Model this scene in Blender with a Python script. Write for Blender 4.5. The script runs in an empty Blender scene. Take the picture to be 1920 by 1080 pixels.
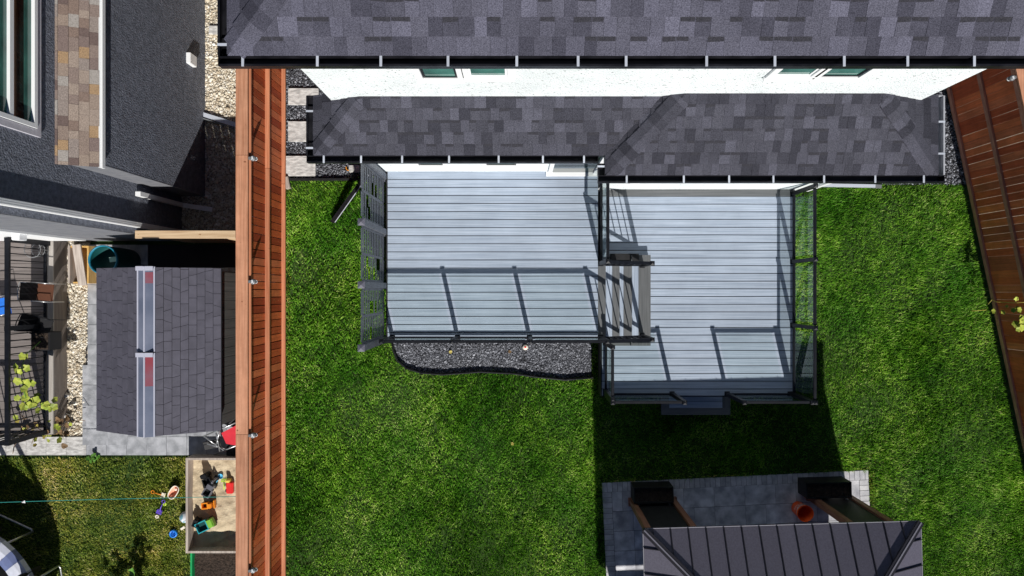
import bpy, bmesh, math, random
import numpy as np
from mathutils import Vector, Matrix, Euler
random.seed(7); rng = np.random.default_rng(11)
R = math.radians
scene = bpy.context.scene
C = scene.collection

# ------------------------------------------------------------------ camera, sky, sun
H, F, CX, CY = 13.9, 1330.0, 970.0, 545.0          # camera height, focal length and foot point in photo pixels
cam_d = bpy.data.cameras.new('camera'); cam = bpy.data.objects.new('camera', cam_d); C.objects.link(cam)
cam.location = (0, 0, H); cam.rotation_euler = (0, 0, 0)
cam_d.sensor_width = 36; cam_d.lens = F/1920*36
cam_d.shift_x = -(CX-960)/1920; cam_d.shift_y = (CY-540)/1920
cam_d.clip_start = .1; cam_d.clip_end = 500
scene.camera = cam
SUN = Vector((.28, -1.26, 1.05)).normalized()
elev = math.asin(SUN.z); azim = math.atan2(SUN.x, SUN.y)
w = bpy.data.worlds.new('World'); scene.world = w; w.use_nodes = True
nt = w.node_tree; bg = nt.nodes['Background']
sky = nt.nodes.new('ShaderNodeTexSky'); sky.sky_type = 'NISHITA'; sky.sun_disc = False
sky.altitude = 1045; sky.air_density = .6; sky.dust_density = .2; sky.ozone_density = 2.5; sky.sun_elevation = elev; sky.sun_rotation = azim
nt.links.new(sky.outputs[0], bg.inputs[0]); bg.inputs[1].default_value = .05
sd = bpy.data.lights.new('sun', 'SUN'); sd.energy = 5.0; sd.angle = R(.5); sd.color = (1, .965, .91)
so = bpy.data.objects.new('sun', sd); C.objects.link(so)
so.rotation_euler = SUN.to_track_quat('Z', 'Y').to_euler(); so.location = (6, -20, 20)
vs = scene.view_settings; vs.view_transform = 'Standard'; vs.look = 'None'; vs.exposure = 0.12; vs.gamma = 1
scene.render.engine = 'CYCLES'

def P(px, py, z=0.0):
    s = (H-z)/F
    return Vector(((px-CX)*s, (CY-py)*s, z))

# ------------------------------------------------------------------ materials
def pm(name, c1, c2=None, scale=8, stretch=(1,1,1), rough=.8, bump=0, bscale=None, rand=0, tones=None, metal=0,
       spec=.3, detail=4, lo=.35, hi=.65, speck=None, obj=False, coat=0, dirt=0, dscale=1.3):
    """procedural material: noise between two colours, per-object tone, fine relief"""
    m = bpy.data.materials.new(name); m.use_nodes = True
    n = m.node_tree.nodes; l = m.node_tree.links; b = n['Principled BSDF']
    b.inputs['Roughness'].default_value = rough; b.inputs['Metallic'].default_value = metal
    b.inputs['Specular IOR Level'].default_value = spec; b.inputs['Coat Weight'].default_value = coat
    geo = n.new('ShaderNodeNewGeometry'); oi = n.new('ShaderNodeObjectInfo')
    mp = n.new('ShaderNodeMapping'); mp.inputs['Scale'].default_value = stretch
    if obj:
        tc = n.new('ShaderNodeTexCoord'); l.new(tc.outputs['Object'], mp.inputs[0])
    else:
        l.new(geo.outputs['Position'], mp.inputs[0])
    add = n.new('ShaderNodeVectorMath'); add.operation = 'MULTIPLY_ADD'
    l.new(oi.outputs['Random'], add.inputs[0]); add.inputs[1].default_value = (37, 91, 53) if rand or tones else (0,0,0)
    l.new(mp.outputs[0], add.inputs[2])
    nz = n.new('ShaderNodeTexNoise'); nz.inputs['Scale'].default_value = scale; nz.inputs['Detail'].default_value = detail
    l.new(add.outputs[0], nz.inputs['Vector'])
    mr = n.new('ShaderNodeMapRange'); mr.inputs[1].default_value = lo; mr.inputs[2].default_value = hi
    l.new(nz.outputs['Fac'], mr.inputs[0])
    mx = n.new('ShaderNodeMix'); mx.data_type = 'RGBA'
    l.new(mr.outputs[0], mx.inputs[0]); mx.inputs[6].default_value = (*c1, 1); mx.inputs[7].default_value = (*(c2 or c1), 1)
    col = mx.outputs[2]
    if tones:
        cr = n.new('ShaderNodeValToRGB'); cr.color_ramp.interpolation = 'CONSTANT'
        e = cr.color_ramp.elements
        while len(e) < len(tones): e.new(.5)
        for i, t in enumerate(tones): e[i].position = i/len(tones); e[i].color = (*t, 1)
        l.new(oi.outputs['Random'], cr.inputs[0])
        mu = n.new('ShaderNodeMix'); mu.data_type = 'RGBA'; mu.blend_type = 'MULTIPLY'; mu.inputs[0].default_value = 1
        l.new(col, mu.inputs[6]); l.new(cr.outputs[0], mu.inputs[7]); col = mu.outputs[2]
    if rand:
        mr2 = n.new('ShaderNodeMapRange'); mr2.inputs[3].default_value = 1-rand; mr2.inputs[4].default_value = 1+rand
        l.new(oi.outputs['Random'], mr2.inputs[0])
        mu = n.new('ShaderNodeVectorMath'); mu.operation = 'SCALE'
        l.new(col, mu.inputs[0]); l.new(mr2.outputs[0], mu.inputs['Scale']); col = mu.outputs[0]
    if speck:
        sc, thr, scol = speck
        vz = n.new('ShaderNodeTexNoise'); vz.inputs['Scale'].default_value = sc; vz.inputs['Detail'].default_value = 2
        l.new(geo.outputs['Position'], vz.inputs['Vector'])
        m2 = n.new('ShaderNodeMapRange'); m2.inputs[1].default_value = thr; m2.inputs[2].default_value = thr+.04
        l.new(vz.outputs['Fac'], m2.inputs[0])
        mx2 = n.new('ShaderNodeMix'); mx2.data_type = 'RGBA'; l.new(m2.outputs[0], mx2.inputs[0])
        l.new(col, mx2.inputs[6]); mx2.inputs[7].default_value = (*scol, 1); col = mx2.outputs[2]
    if dirt:
        dn = n.new('ShaderNodeTexNoise'); dn.inputs['Scale'].default_value = dscale; dn.inputs['Detail'].default_value = 6; dn.inputs['Roughness'].default_value = .65
        l.new(geo.outputs['Position'], dn.inputs['Vector'])
        dm = n.new('ShaderNodeMapRange'); dm.inputs[1].default_value = .32; dm.inputs[2].default_value = .68; dm.inputs[3].default_value = 1-dirt; dm.inputs[4].default_value = 1+dirt*.5
        l.new(dn.outputs['Fac'], dm.inputs[0]); ds_ = n.new('ShaderNodeVectorMath'); ds_.operation = 'SCALE'
        l.new(col, ds_.inputs[0]); l.new(dm.outputs[0], ds_.inputs['Scale']); col = ds_.outputs[0]
    l.new(col, b.inputs['Base Color'])
    if bump:
        bz = n.new('ShaderNodeTexNoise'); bz.inputs['Scale'].default_value = bscale or scale*2; bz.inputs['Detail'].default_value = 3
        l.new(add.outputs[0], bz.inputs['Vector'])
        bp = n.new('ShaderNodeBump'); bp.inputs['Strength'].default_value = 1; bp.inputs['Distance'].default_value = bump
        l.new(bz.outputs['Fac'], bp.inputs['Height']); l.new(bp.outputs[0], b.inputs['Normal'])
    return m

def attr_mat(name, ramp, rough=.8, nscale=1.2, c_mul=((.75,.75,.75),(1.2,1.2,1.1)), transl=0):
    """for blades and stones: tone from a per-piece attribute times a broad patchy noise"""
    m = bpy.data.materials.new(name); m.use_nodes = True
    n = m.node_tree.nodes; l = m.node_tree.links; b = n['Principled BSDF']
    b.inputs['Roughness'].default_value = rough; b.inputs['Specular IOR Level'].default_value = .25
    at = n.new('ShaderNodeAttribute'); at.attribute_name = 'shade'
    cr = n.new('ShaderNodeValToRGB'); e = cr.color_ramp.elements
    while len(e) < len(ramp): e.new(.5)
    for i, (p, c) in enumerate(ramp): e[i].position = p; e[i].color = (*c, 1)
    l.new(at.outputs['Fac'], cr.inputs[0])
    geo = n.new('ShaderNodeNewGeometry'); nz = n.new('ShaderNodeTexNoise')
    nz.inputs['Scale'].default_value = nscale; nz.inputs['Detail'].default_value = 4
    l.new(geo.outputs['Position'], nz.inputs['Vector'])
    mr = n.new('ShaderNodeMapRange'); mr.inputs[1].default_value = .35; mr.inputs[2].default_value = .65
    l.new(nz.outputs['Fac'], mr.inputs[0])
    mx = n.new('ShaderNodeMix'); mx.data_type = 'RGBA'; l.new(mr.outputs[0], mx.inputs[0])
    mx.inputs[6].default_value = (*c_mul[0], 1); mx.inputs[7].default_value = (*c_mul[1], 1)
    mu = n.new('ShaderNodeMix'); mu.data_type = 'RGBA'; mu.blend_type = 'MULTIPLY'; mu.inputs[0].default_value = 1
    l.new(cr.outputs[0], mu.inputs[6]); l.new(mx.outputs[2], mu.inputs[7])
    l.new(mu.outputs[2], b.inputs['Base Color'])
    if transl:
        tr = n.new('ShaderNodeBsdfTranslucent'); l.new(mu.outputs[2], tr.inputs[0])
        ms = n.new('ShaderNodeMixShader'); ms.inputs[0].default_value = transl
        l.new(b.outputs[0], ms.inputs[1]); l.new(tr.outputs[0], ms.inputs[2])
        l.new(ms.outputs[0], n['Material Output'].inputs[0])
    return m

def glass_mat(name, tint, refl=.06):
    m = bpy.data.materials.new(name); m.use_nodes = True
    n = m.node_tree.nodes; l = m.node_tree.links; n.remove(n['Principled BSDF'])
    t = n.new('ShaderNodeBsdfTransparent'); t.inputs[0].default_value = (*tint, 1)
    g = n.new('ShaderNodeBsdfGlossy'); g.inputs['Roughness'].default_value = .02; g.inputs[0].default_value = (.9, 1, .95, 1)
    fr = n.new('ShaderNodeFresnel'); fr.inputs[0].default_value = 1.5
    ge_ = n.new('ShaderNodeNewGeometry'); inv = n.new('ShaderNodeMath'); inv.operation = 'SUBTRACT'; inv.inputs[0].default_value = 1; l.new(ge_.outputs['Backfacing'], inv.inputs[1])
    mu = n.new('ShaderNodeMath'); mu.operation = 'MULTIPLY'; l.new(fr.outputs[0], mu.inputs[0]); l.new(inv.outputs[0], mu.inputs[1])   # one reflection per pane, on the face where light enters
    mx = n.new('ShaderNodeMixShader'); l.new(mu.outputs[0], mx.inputs[0])
    l.new(t.outputs[0], mx.inputs[1]); l.new(g.outputs[0], mx.inputs[2]); l.new(mx.outputs[0], n['Material Output'].inputs[0])
    return m

M = {}
M['white_stucco'] = pm('white_stucco', (.76,.81,.82), (.83,.87,.88), 3, bump=.02, bscale=45, rough=.9, dirt=.10, dscale=.9, speck=(26,.648,(.36,.38,.38)))
M['white_trim'] = pm('white_trim', (.80,.81,.82), rough=.45, rand=.03)
M['dark_stucco'] = pm('dark_stucco', (.115,.125,.155), (.18,.195,.24), 14, bump=.03, bscale=38, rough=.9)
M['grey_render'] = pm('grey_render', (.14,.145,.165), (.18,.185,.2), 6, bump=.004, bscale=60)
SH = [(.58,.58,.62),(1,1,1.04),(.80,.80,.84),(1.26,1.26,1.33),(.68,.68,.72),(.95,.95,1),(1.08,1.08,1.14),(.9,.9,.94)]
M['shingle'] = pm('shingle', (.046,.046,.061), (.140,.139,.175), 95, lo=.3, hi=.7, bump=.004, bscale=130, dirt=.16, dscale=2.5, tones=SH, rough=.95, spec=.15)
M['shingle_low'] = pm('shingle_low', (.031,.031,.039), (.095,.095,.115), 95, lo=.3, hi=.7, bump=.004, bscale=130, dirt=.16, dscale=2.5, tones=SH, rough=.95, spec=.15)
M['shingle_band'] = pm('shingle_band', (.018,.018,.023), (.052,.051,.062), 95, lo=.3, hi=.7, rough=.95, spec=.15)
M['underlay'] = pm('underlay', (.022,.022,.026), rough=.95)
TAN = [(.25,.185,.155),(.33,.26,.215),(.23,.175,.16),(.40,.27,.16),(.31,.26,.235),(.38,.35,.325),(.17,.125,.115),(.29,.225,.19),(.27,.21,.185),(.36,.29,.245)]
M['tan_shingle'] = pm('tan_shingle', (.55,.55,.55), (1.15,1.15,1.15), 85, lo=.3, hi=.7, bump=.004, bscale=120, tones=TAN, rough=.95, spec=.1)
M['gutter'] = pm('gutter', (.006,.006,.008), (.016,.016,.02), 6, rough=.35, spec=.4)
M['strap'] = pm('strap', (.62,.66,.74), rough=.4, metal=.3, rand=.12)
M['win_glass'] = pm('window_glass', (.03,.10,.085), (.06,.20,.165), 3, rough=.05, spec=.6)
M['win_dark'] = pm('window_dark', (.006,.008,.008), (.02,.04,.035), 2, rough=.05, spec=.6)
M['deck'] = pm('deck_board', (.255,.305,.385), (.405,.465,.555), 1, stretch=(.9,95,20), detail=7, lo=.34, hi=.66, rough=.75, rand=.06, bump=.002, bscale=2, spec=.2, dirt=.12)
M['deck_y'] = pm('deck_board_lengthwise', (.255,.305,.385), (.405,.465,.555), 1, stretch=(70,1.3,20), detail=5, rough=.75, rand=.05, spec=.2)
M['deck_border'] = pm('deck_border', (.095,.10,.105), (.135,.14,.145), 1, stretch=(60,1.5,20), rough=.75, spec=.2, rand=.05)
M['deck_border_x'] = pm('deck_border_x', (.095,.10,.105), (.135,.14,.145), 1, stretch=(1.5,60,20), rough=.75, spec=.2, rand=.05)
M['joist'] = pm('joist', (.006,.006,.007), rough=.9)
M['black_metal'] = pm('black_metal', (.005,.006,.009), (.009,.010,.014), 9, rough=.45, spec=.25)
M['screen_metal'] = pm('screen_metal', (.075,.082,.10), (.10,.108,.13), 6, rough=.5, spec=.4)
M['cap_metal'] = pm('cap_metal', (.11,.11,.14), rough=.35, spec=.5)
M['glass'] = glass_mat('railing_glass', (.945,.975,.962))
CED = [(.50,.100,.030),(.60,.135,.044),(.38,.066,.021),(.62,.165,.062),(.54,.110,.035),(.34,.056,.019),(.60,.165,.07),(.44,.085,.027)]
M['cedar'] = pm('cedar', (.82,.82,.82), (1.1,1.08,1.05), 1, stretch=(14,40,1.6), detail=6, tones=CED, dirt=.22, dscale=2.2, rough=.75, spec=.2, speck=(24,.69,(.55,.27,.13)))
M['cedar_cap'] = pm('cedar_cap', (.43,.19,.105), (.58,.29,.175), 1, stretch=(45,1.4,20), detail=6, rough=.7, rand=.14, dirt=.18, dscale=3, speck=(8,.715,(.20,.07,.03)))
M['cedar_rail'] = pm('cedar_rail', (.40,.145,.07), (.54,.225,.12), 1, stretch=(45,1.4,20), detail=6, rough=.7, rand=.12, speck=(9,.75,(.2,.08,.04)))
BRN = [(.60,.145,.058),(.68,.18,.07),(.48,.105,.043),(.62,.185,.085),(.53,.12,.052),(.72,.20,.08),(.45,.125,.062)]
M['brown_board'] = pm('brown_board', (.82,.82,.82), (1.12,1.08,1.05), 1, stretch=(14,40,1.6), detail=6, tones=BRN, dirt=.25, dscale=2.2, rough=.75, spec=.2)
M['brown_rail'] = pm('brown_rail', (.38,.17,.12), (.48,.24,.17), 1, stretch=(40,1.6,20), detail=6, rough=.7, rand=.1)
M['pine'] = pm('pine', (.50,.34,.20), (.66,.49,.31), 1, stretch=(2,40,30), detail=6, rough=.7, rand=.05, speck=(11,.72,(.3,.16,.07)))
M['grey_wood'] = pm('grey_wood', (.32,.27,.235), (.48,.42,.37), 1, stretch=(30,2,20), detail=6, rough=.8, rand=.1, speck=(9,.74,(.16,.11,.08)))
M['yellow_ply'] = pm('yellow_ply', (.56,.33,.10), (.66,.42,.15), 2, stretch=(20,2,10), rough=.6)
M['soil'] = pm('soil', (.022,.016,.012), (.06,.042,.032), 25, bump=.03, bscale=30, rough=1)
M['ground'] = pm('ground_soil', (.024,.055,.009), (.050,.090,.018), 6, bump=.02, bscale=40, rough=1)
M['gravel_base_dark'] = pm('gravel_base_dark', (.012,.012,.014), (.03,.03,.034), 50, rough=1)
M['gravel_base_light'] = pm('gravel_base_light', (.20,.17,.13), (.34,.30,.23), 45, rough=1)
M['sand'] = pm('sand', (.46,.37,.25), (.60,.50,.35), 5, detail=8, bump=.02, bscale=14, rough=1, speck=(60,.69,(.2,.15,.1)))
M['stone_pale'] = pm('stone_pale', (.36,.35,.34), (.66,.65,.63), 9, stretch=(1,2.5,1), detail=6, bump=.004, rough=.85, rand=.06)
M['paver'] = pm('paver', (.25,.26,.28), (.43,.44,.47), 6, detail=6, bump=.004, bscale=40, rough=.85, rand=.09)
M['patio_paver'] = pm('patio_paver', (.34,.345,.38), (.68,.68,.71), 4.5, detail=7, bump=.005, bscale=35, rough=.85, rand=.18, dirt=.2)
M['patio_brick'] = pm('patio_brick', (.36,.36,.39), (.56,.555,.57), 7, detail=6, bump=.004, bscale=50, rough=.85, rand=.14)
M['joint'] = pm('joint', (.025,.025,.03), rough=1)
M['shed_roof'] = pm('shed_roof', (.078,.075,.098), (.098,.094,.122), 5, bump=.002, bscale=120, rough=.65, spec=.3, rand=.05, dirt=.10, dscale=2)
M['shed_groove'] = pm('shed_groove', (.022,.022,.028), rough=.9)
M['shed_wall'] = pm('shed_wall', (.11,.11,.105), (.16,.16,.155), 1, stretch=(30,60,1.4), rough=.7, rand=.08)
M['skylight'] = pm('skylight', (.12,.14,.20), (.19,.21,.28), 2, rough=.25, spec=.5)
M['skylight_red'] = pm('skylight_red', (.26,.055,.07), (.22,.10,.13), 3, rough=.25, spec=.5)
M['skylight_frame'] = pm('skylight_frame', (.46,.47,.56), rough=.4)
M['gazebo_roof'] = pm('gazebo_roof', (.086,.081,.108), (.108,.102,.135), 40, bump=.002, bscale=160, rough=.55, spec=.4, rand=.05)
M['gazebo_seam'] = pm('gazebo_seam', (.022,.021,.027), rough=.45, spec=.4)
M['gazebo_edge'] = pm('gazebo_edge', (.20,.195,.23), rough=.4, spec=.5)
M['brown_post'] = pm('brown_post', (.19,.085,.055), (.27,.13,.085), 1, stretch=(30,30,2), rough=.6, detail=5)
M['black_box'] = pm('black_box', (.012,.012,.013), (.02,.02,.022), 8, rough=.6)
M['bucket'] = pm('bucket_orange', (.95,.11,.010), rough=.45, spec=.4)
M['print_white'] = pm('print_white', (.8,.78,.75), rough=.6)
M['lamp_grey'] = pm('lamp_grey', (.16,.17,.18), rough=.35, spec=.5)
M['lamp_lens'] = pm('lamp_lens', (.62,.64,.66), rough=.3, spec=.5)
M['steel'] = pm('steel', (.55,.56,.57), rough=.3, metal=.8)
M['deck_taupe'] = pm('deck_taupe', (.16,.138,.13), (.21,.185,.175), 1, stretch=(2,60,20), detail=5, rough=.8, rand=.08)
M['taupe_trim'] = pm('taupe_trim', (.17,.145,.13), (.22,.19,.17), 1, stretch=(50,2,20), rough=.7)
M['taupe_light'] = pm('taupe_light', (.36,.33,.30), (.44,.41,.38), 1, stretch=(50,2,20), rough=.7)

def simple(name, c, rough=.5, spec=.4, metal=0, c2=None):
    if name not in M: M[name] = pm(name, c, c2 or tuple(min(1, k*1.15) for k in c), 12, rough=rough, spec=spec, metal=metal)
    return M[name]

# ------------------------------------------------------------------ object helpers
BASE = {}
def link(o, parent=None):
    C.objects.link(o)
    if parent is not None: o.parent = parent
    return o
def tag(o, label=None, cat=None, group=None, kind=None):
    if label: o['label'] = label
    if cat: o['category'] = cat
    if group: o['group'] = group
    if kind: o['kind'] = kind
    return o
def thing(name, label, cat, loc=(0,0,0), group=None, kind=None):
    o = bpy.data.objects.new(name, None); link(o); o.location = loc; o.empty_display_size = .2
    BASE[o] = Vector(loc)
    return tag(o, label, cat, group, kind)
def base(o): return BASE.get(o, Vector((0,0,0)))

class MB:
    def __init__(s): s.v = []; s.f = []
    def add(s, vs, fs):
        k = len(s.v); s.v += [tuple(v) for v in vs]; s.f += [tuple(i+k for i in f) for f in fs]; return s
    def box(s, x0, x1, y0, y1, z0, z1):
        vs = [(x,y,z) for z in (z0,z1) for y in (y0,y1) for x in (x0,x1)]
        return s.add(vs, [(0,2,3,1),(4,5,7,6),(0,1,5,4),(2,6,7,3),(0,4,6,2),(1,3,7,5)])
    def obox(s, c, dims, rot):
        m = rot.to_matrix() if not isinstance(rot, Matrix) else rot
        vs = [Vector(c)+m@Vector((x*dims[0]/2, y*dims[1]/2, z*dims[2]/2)) for z in (-1,1) for y in (-1,1) for x in (-1,1)]
        return s.add(vs, [(0,2,3,1),(4,5,7,6),(0,1,5,4),(2,6,7,3),(0,4,6,2),(1,3,7,5)])
    def beam(s, a, b, wd, ht, up=(0,0,1)):
        a = Vector(a); b = Vector(b); d = (b-a); L = d.length; d.normalize()
        u = Vector(up); sd_ = d.cross(u)
        if sd_.length < 1e-4: sd_ = d.cross(Vector((0,1,0)))
        sd_.normalize(); u = sd_.cross(d)
        m = Matrix((d, sd_, u)).transposed()
        return s.obox((a+b)/2, (L, wd, ht), m)
    def tube(s, pts, r, n=8, cap=True):
        pts = [Vector(p) for p in pts]; rs = r if isinstance(r, (list, tuple)) else [r]*len(pts)
        k = len(s.v); ref = None
        for i, p in enumerate(pts):
            d = (pts[min(i+1, len(pts)-1)]-pts[max(i-1, 0)]).normalized()
            if ref is None: ref = d.orthogonal().normalized()
            ref = (ref-d*ref.dot(d)).normalized(); q = d.cross(ref)
            for j in range(n):
                a = 2*math.pi*j/n; s.v.append(tuple(p+(ref*math.cos(a)+q*math.sin(a))*rs[i]))
        for i in range(len(pts)-1):
            for j in range(n):
                a = k+i*n+j; b = k+i*n+(j+1)%n; s.f.append((a, b, b+n, a+n))
        if cap:
            s.f.append(tuple(k+j for j in reversed(range(n)))); s.f.append(tuple(k+(len(pts)-1)*n+j for j in range(n)))
        return s
    def lathe(s, c, prof, n=24, closed=False):
        k = len(s.v); c = Vector(c)
        for r_, z in prof:
            for j in range(n):
                a = 2*math.pi*j/n; s.v.append((c.x+r_*math.cos(a), c.y+r_*math.sin(a), c.z+z))
        for i in range(len(prof)-1):
            for j in range(n):
                a = k+i*n+j; b = k+i*n+(j+1)%n; s.f.append((a, b, b+n, a+n))
        if closed:
            s.f.append(tuple(k+j for j in reversed(range(n)))); s.f.append(tuple(k+(len(prof)-1)*n+j for j in range(n)))
        return s
    def prism(s, poly, z0, z1):
        n = len(poly); vs = [(p[0],p[1],z0) for p in poly]+[(p[0],p[1],z1) for p in poly]
        fs = [tuple(reversed(range(n))), tuple(range(n, 2*n))]+[(i, (i+1)%n, (i+1)%n+n, i+n) for i in range(n)]
        return s.add(vs, fs)
    def ball(s, c, rx, ry=None, rz=None, n=12, m=8):
        ry = ry or rx; rz = rz or rx; c = Vector(c); k = len(s.v)
        for i in range(m+1):
            t = math.pi*i/m
            for j in range(n):
                a = 2*math.pi*j/n
                s.v.append((c.x+rx*math.sin(t)*math.cos(a)+1e-6, c.y+ry*math.sin(t)*math.sin(a), c.z-rz*math.cos(t)))
        for i in range(m):
            for j in range(n):
                a = k+i*n+j; b = k+i*n+(j+1)%n; s.f.append((a, b, b+n, a+n))
        return s
    def rot(s, ang, c, axis='Z', k0=0):
        m = Matrix.Rotation(ang, 3, axis); c = Vector(c)
        s.v = [tuple(v) for v in s.v[:k0]]+[tuple(c+m@(Vector(v)-c)) for v in s.v[k0:]]; return s
    def build(s, name, mat, parent=None, smooth=False, bevel=0):
        me = bpy.data.meshes.new(name); b = base(parent) if parent else Vector((0,0,0))
        me.from_pydata([(x-b.x, y-b.y, z-b.z) for x, y, z in s.v], [], s.f); me.update()
        me.materials.append(mat if not isinstance(mat, str) else M[mat])
        bm = bmesh.new(); bm.from_mesh(me); bmesh.ops.remove_doubles(bm, verts=bm.verts, dist=1e-5)
        bmesh.ops.recalc_face_normals(bm, faces=bm.faces)
        if bevel: bmesh.ops.bevel(bm, geom=list(bm.edges), offset=bevel, segments=2, affect='EDGES', clamp_overlap=True)
        bm.to_mesh(me); bm.free()
        if smooth:
            me.polygons.foreach_set('use_smooth', [True]*len(me.polygons))
        o = bpy.data.objects.new(name, me); link(o, parent); BASE[o] = b
        return o

UNIT = {}
def piece(name, parent, c, dims, mat, rot=(0,0,0)):
    """one box-shaped piece that shares its mesh with all others of the material"""
    if mat not in UNIT:
        me = bpy.data.meshes.new('unit_'+mat); b = MB().box(-.5,.5,-.5,.5,-.5,.5)
        me.from_pydata(b.v, [], b.f); me.materials.append(M[mat]); UNIT[mat] = me
    o = bpy.data.objects.new(name, UNIT[mat]); link(o, parent)
    o.location = Vector(c)-(base(parent) if parent else Vector((0,0,0))); o.scale = dims; o.rotation_euler = rot
    return o
def bpiece(name, parent, x0, x1, y0, y1, z0, z1, mat):
    return piece(name, parent, ((x0+x1)/2, (y0+y1)/2, (z0+z1)/2), (x1-x0, y1-y0, z1-z0), mat)

def clip(poly, conv):
    """clip a polygon against a convex one (counter-clockwise)"""
    out = list(poly)
    for i in range(len(conv)):
        ax, ay = conv[i]; bx, by = conv[(i+1) % len(conv)]; inp = out; out = []
        if not inp: break
        sd_ = lambda p: (bx-ax)*(p[1]-ay)-(by-ay)*(p[0]-ax)
        for j in range(len(inp)):
            p, q = inp[j-1], inp[j]; sp, sq = sd_(p), sd_(q)
            if (sp >= 0) != (sq >= 0):
                t = sp/(sp-sq); out.append((p[0]+(q[0]-p[0])*t, p[1]+(q[1]-p[1])*t))
            if sq >= 0: out.append(q)
    return out
def area(p): return abs(sum(p[i-1][0]*p[i][1]-p[i][0]*p[i-1][1] for i in range(len(p))))/2

class Slope:
    """a roof plane: plan point = O + u*a + v*b, height = z0 + s*b"""
    def __init__(s, O, u, v, z0, sl):
        s.O = Vector((*O, 0)); s.u = Vector((*u, 0)); s.v = Vector((*v, 0)); s.z0 = z0; s.s = sl
        s.n = (Vector((0,0,1))-s.v*sl).normalized()
    def pt(s, a, b, off=0): return s.O+s.u*a+s.v*b+Vector((0,0,s.z0+s.s*b))+s.n*off
    def ab(s, x, y):
        d = Vector((x, y, 0))-s.O; return (d.dot(s.u), d.dot(s.v))
    def conv(s, plan):
        p = [s.ab(*q) for q in plan]
        if sum(p[i-1][0]*p[i][1]-p[i][0]*p[i-1][1] for i in range(len(p))) < 0: p.reverse()
        return p
    def plate(s, poly, t_lo, t_hi, mat, name, parent, b0=None, b1=None, t_bot=-.004, band=None, bmat=None):
        b0 = min(p[1] for p in poly) if b0 is None else b0; b1 = max(p[1] for p in poly) if b1 is None else b1
        n = len(poly)
        top = [s.pt(a, b, t_lo+(t_hi-t_lo)*((b-b0)/max(1e-6, b1-b0))) for a, b in poly]; bot = [s.pt(a, b, t_bot) for a, b in poly]
        m = MB().add(bot+top, [tuple(reversed(range(n))), tuple(range(n, 2*n))]+[(i, (i+1)%n, (i+1)%n+n, i+n) for i in range(n)])
        o = m.build(name, mat, parent)
        if band:                                     # the darker granule band printed across the head of some tabs
            bb = base(parent); bm = bmesh.new(); bm.from_mesh(o.data)
            f = bm.faces.new([bm.verts.new(s.pt(a, b, t_lo+(t_hi-t_lo)*((b-b0)/max(1e-6, b1-b0))+.0012)-bb) for a, b in band]); f.material_index = 1
            bm.to_mesh(o.data); bm.free(); o.data.materials.append(bmat)
        return o

def shingles(parent, sl, plan, expo, mat, wmin=.11, wmax=.25, limit=300, thick=.014, bmat=None):
    """courses of laminated tabs, each its own piece, cut at the hips; those past the limit joined"""
    cv = sl.conv(plan); a0 = min(p[0] for p in cv); a1 = max(p[0] for p in cv); b1 = max(p[1] for p in cv)
    k = 0; b = min(p[1] for p in cv); cnt = 0
    while b < b1:
        a = a0-random.uniform(0, wmax)
        while a < a1:
            wd = random.uniform(wmin, wmax); lift = random.choice((.0, .005))
            poly = clip([(a, b), (a+wd-.002, b), (a+wd-.002, b+expo+.012), (a, b+expo+.012)], cv)
            if len(poly) > 2 and area(poly) > 2e-4:
                bd = None
                if bmat and random.random() < .38:
                    bd = clip([(a+.004, b+expo*random.uniform(.70,.80)), (a+wd-.006, b+expo*.75), (a+wd-.006, b+expo), (a+.004, b+expo)], cv)
                    if len(bd) < 3 or area(bd) < 3e-4: bd = None
                sl.plate(poly, thick+lift, .0015+lift*.3, mat, 'shingle', parent, b, b+expo+.012, band=bd, bmat=bmat); cnt += 1
            a += wd
        b += expo
    return cnt

def shingle_field(parent, sl, plan, expo, mat, wmin, wmax, b_from=0):
    """the many tabs farther up the roof, past the ones built singly: real tabs, joined"""
    cv = sl.conv(plan); a0 = min(p[0] for p in cv); a1 = max(p[0] for p in cv); b1 = max(p[1] for p in cv); b = b_from; m = MB()
    while b < b1:
        a = a0-random.uniform(0, wmax)
        while a < a1:
            wd = random.uniform(wmin, wmax); poly = clip([(a, b), (a+wd-.003, b), (a+wd-.003, b+expo+.012), (a, b+expo+.012)], cv)
            if len(poly) > 2 and area(poly) > 2e-4:
                n = len(poly); lf = random.choice((0,.006)); top = [sl.pt(q[0], q[1], .014+lf-.0125*(q[1]-b)/expo) for q in poly]; bot = [sl.pt(q[0], q[1], -.004) for q in poly]
                m.add(bot+top, [tuple(range(n, 2*n))]+[(i, (i+1)%n, (i+1)%n+n, i+n) for i in range(n)])
            a += wd
        b += expo
    return tag(m.build('shingle_field', mat, parent), kind='stuff')

def caps(parent, p0, p1, mat, wd=.15, step=.15, n=None, name='hip_cap'):
    """overlapping caps up a hip line"""
    p0 = Vector(p0); p1 = Vector(p1); d = p1-p0; L = d.length; d.normalize(); k = int(L/step)
    side = d.cross(Vector((0,0,1))).normalized(); up = side.cross(d)
    for i in range(k+1):
        c = p0+d*(i*step); e = c+d*min(step*1.15, max(.03, (p1-c).length)); w2 = wd*random.uniform(.95, 1.05)
        m = MB(); vs = []
        for q, t in ((c, .026), (e, .012)):
            vs += [q-side*w2-up*(w2*.32-t), q+up*t, q+side*w2-up*(w2*.32-t)]
        vs += [v-up*.012 for v in vs]
        m.add(vs, [(0,1,4,3),(1,2,5,4),(6,9,10,7),(7,10,11,8),(0,6,7,1),(1,7,8,2),(3,4,10,9),(4,5,11,10),(0,3,9,6),(2,8,11,5)])
        m.build(name, mat, parent)

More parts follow.
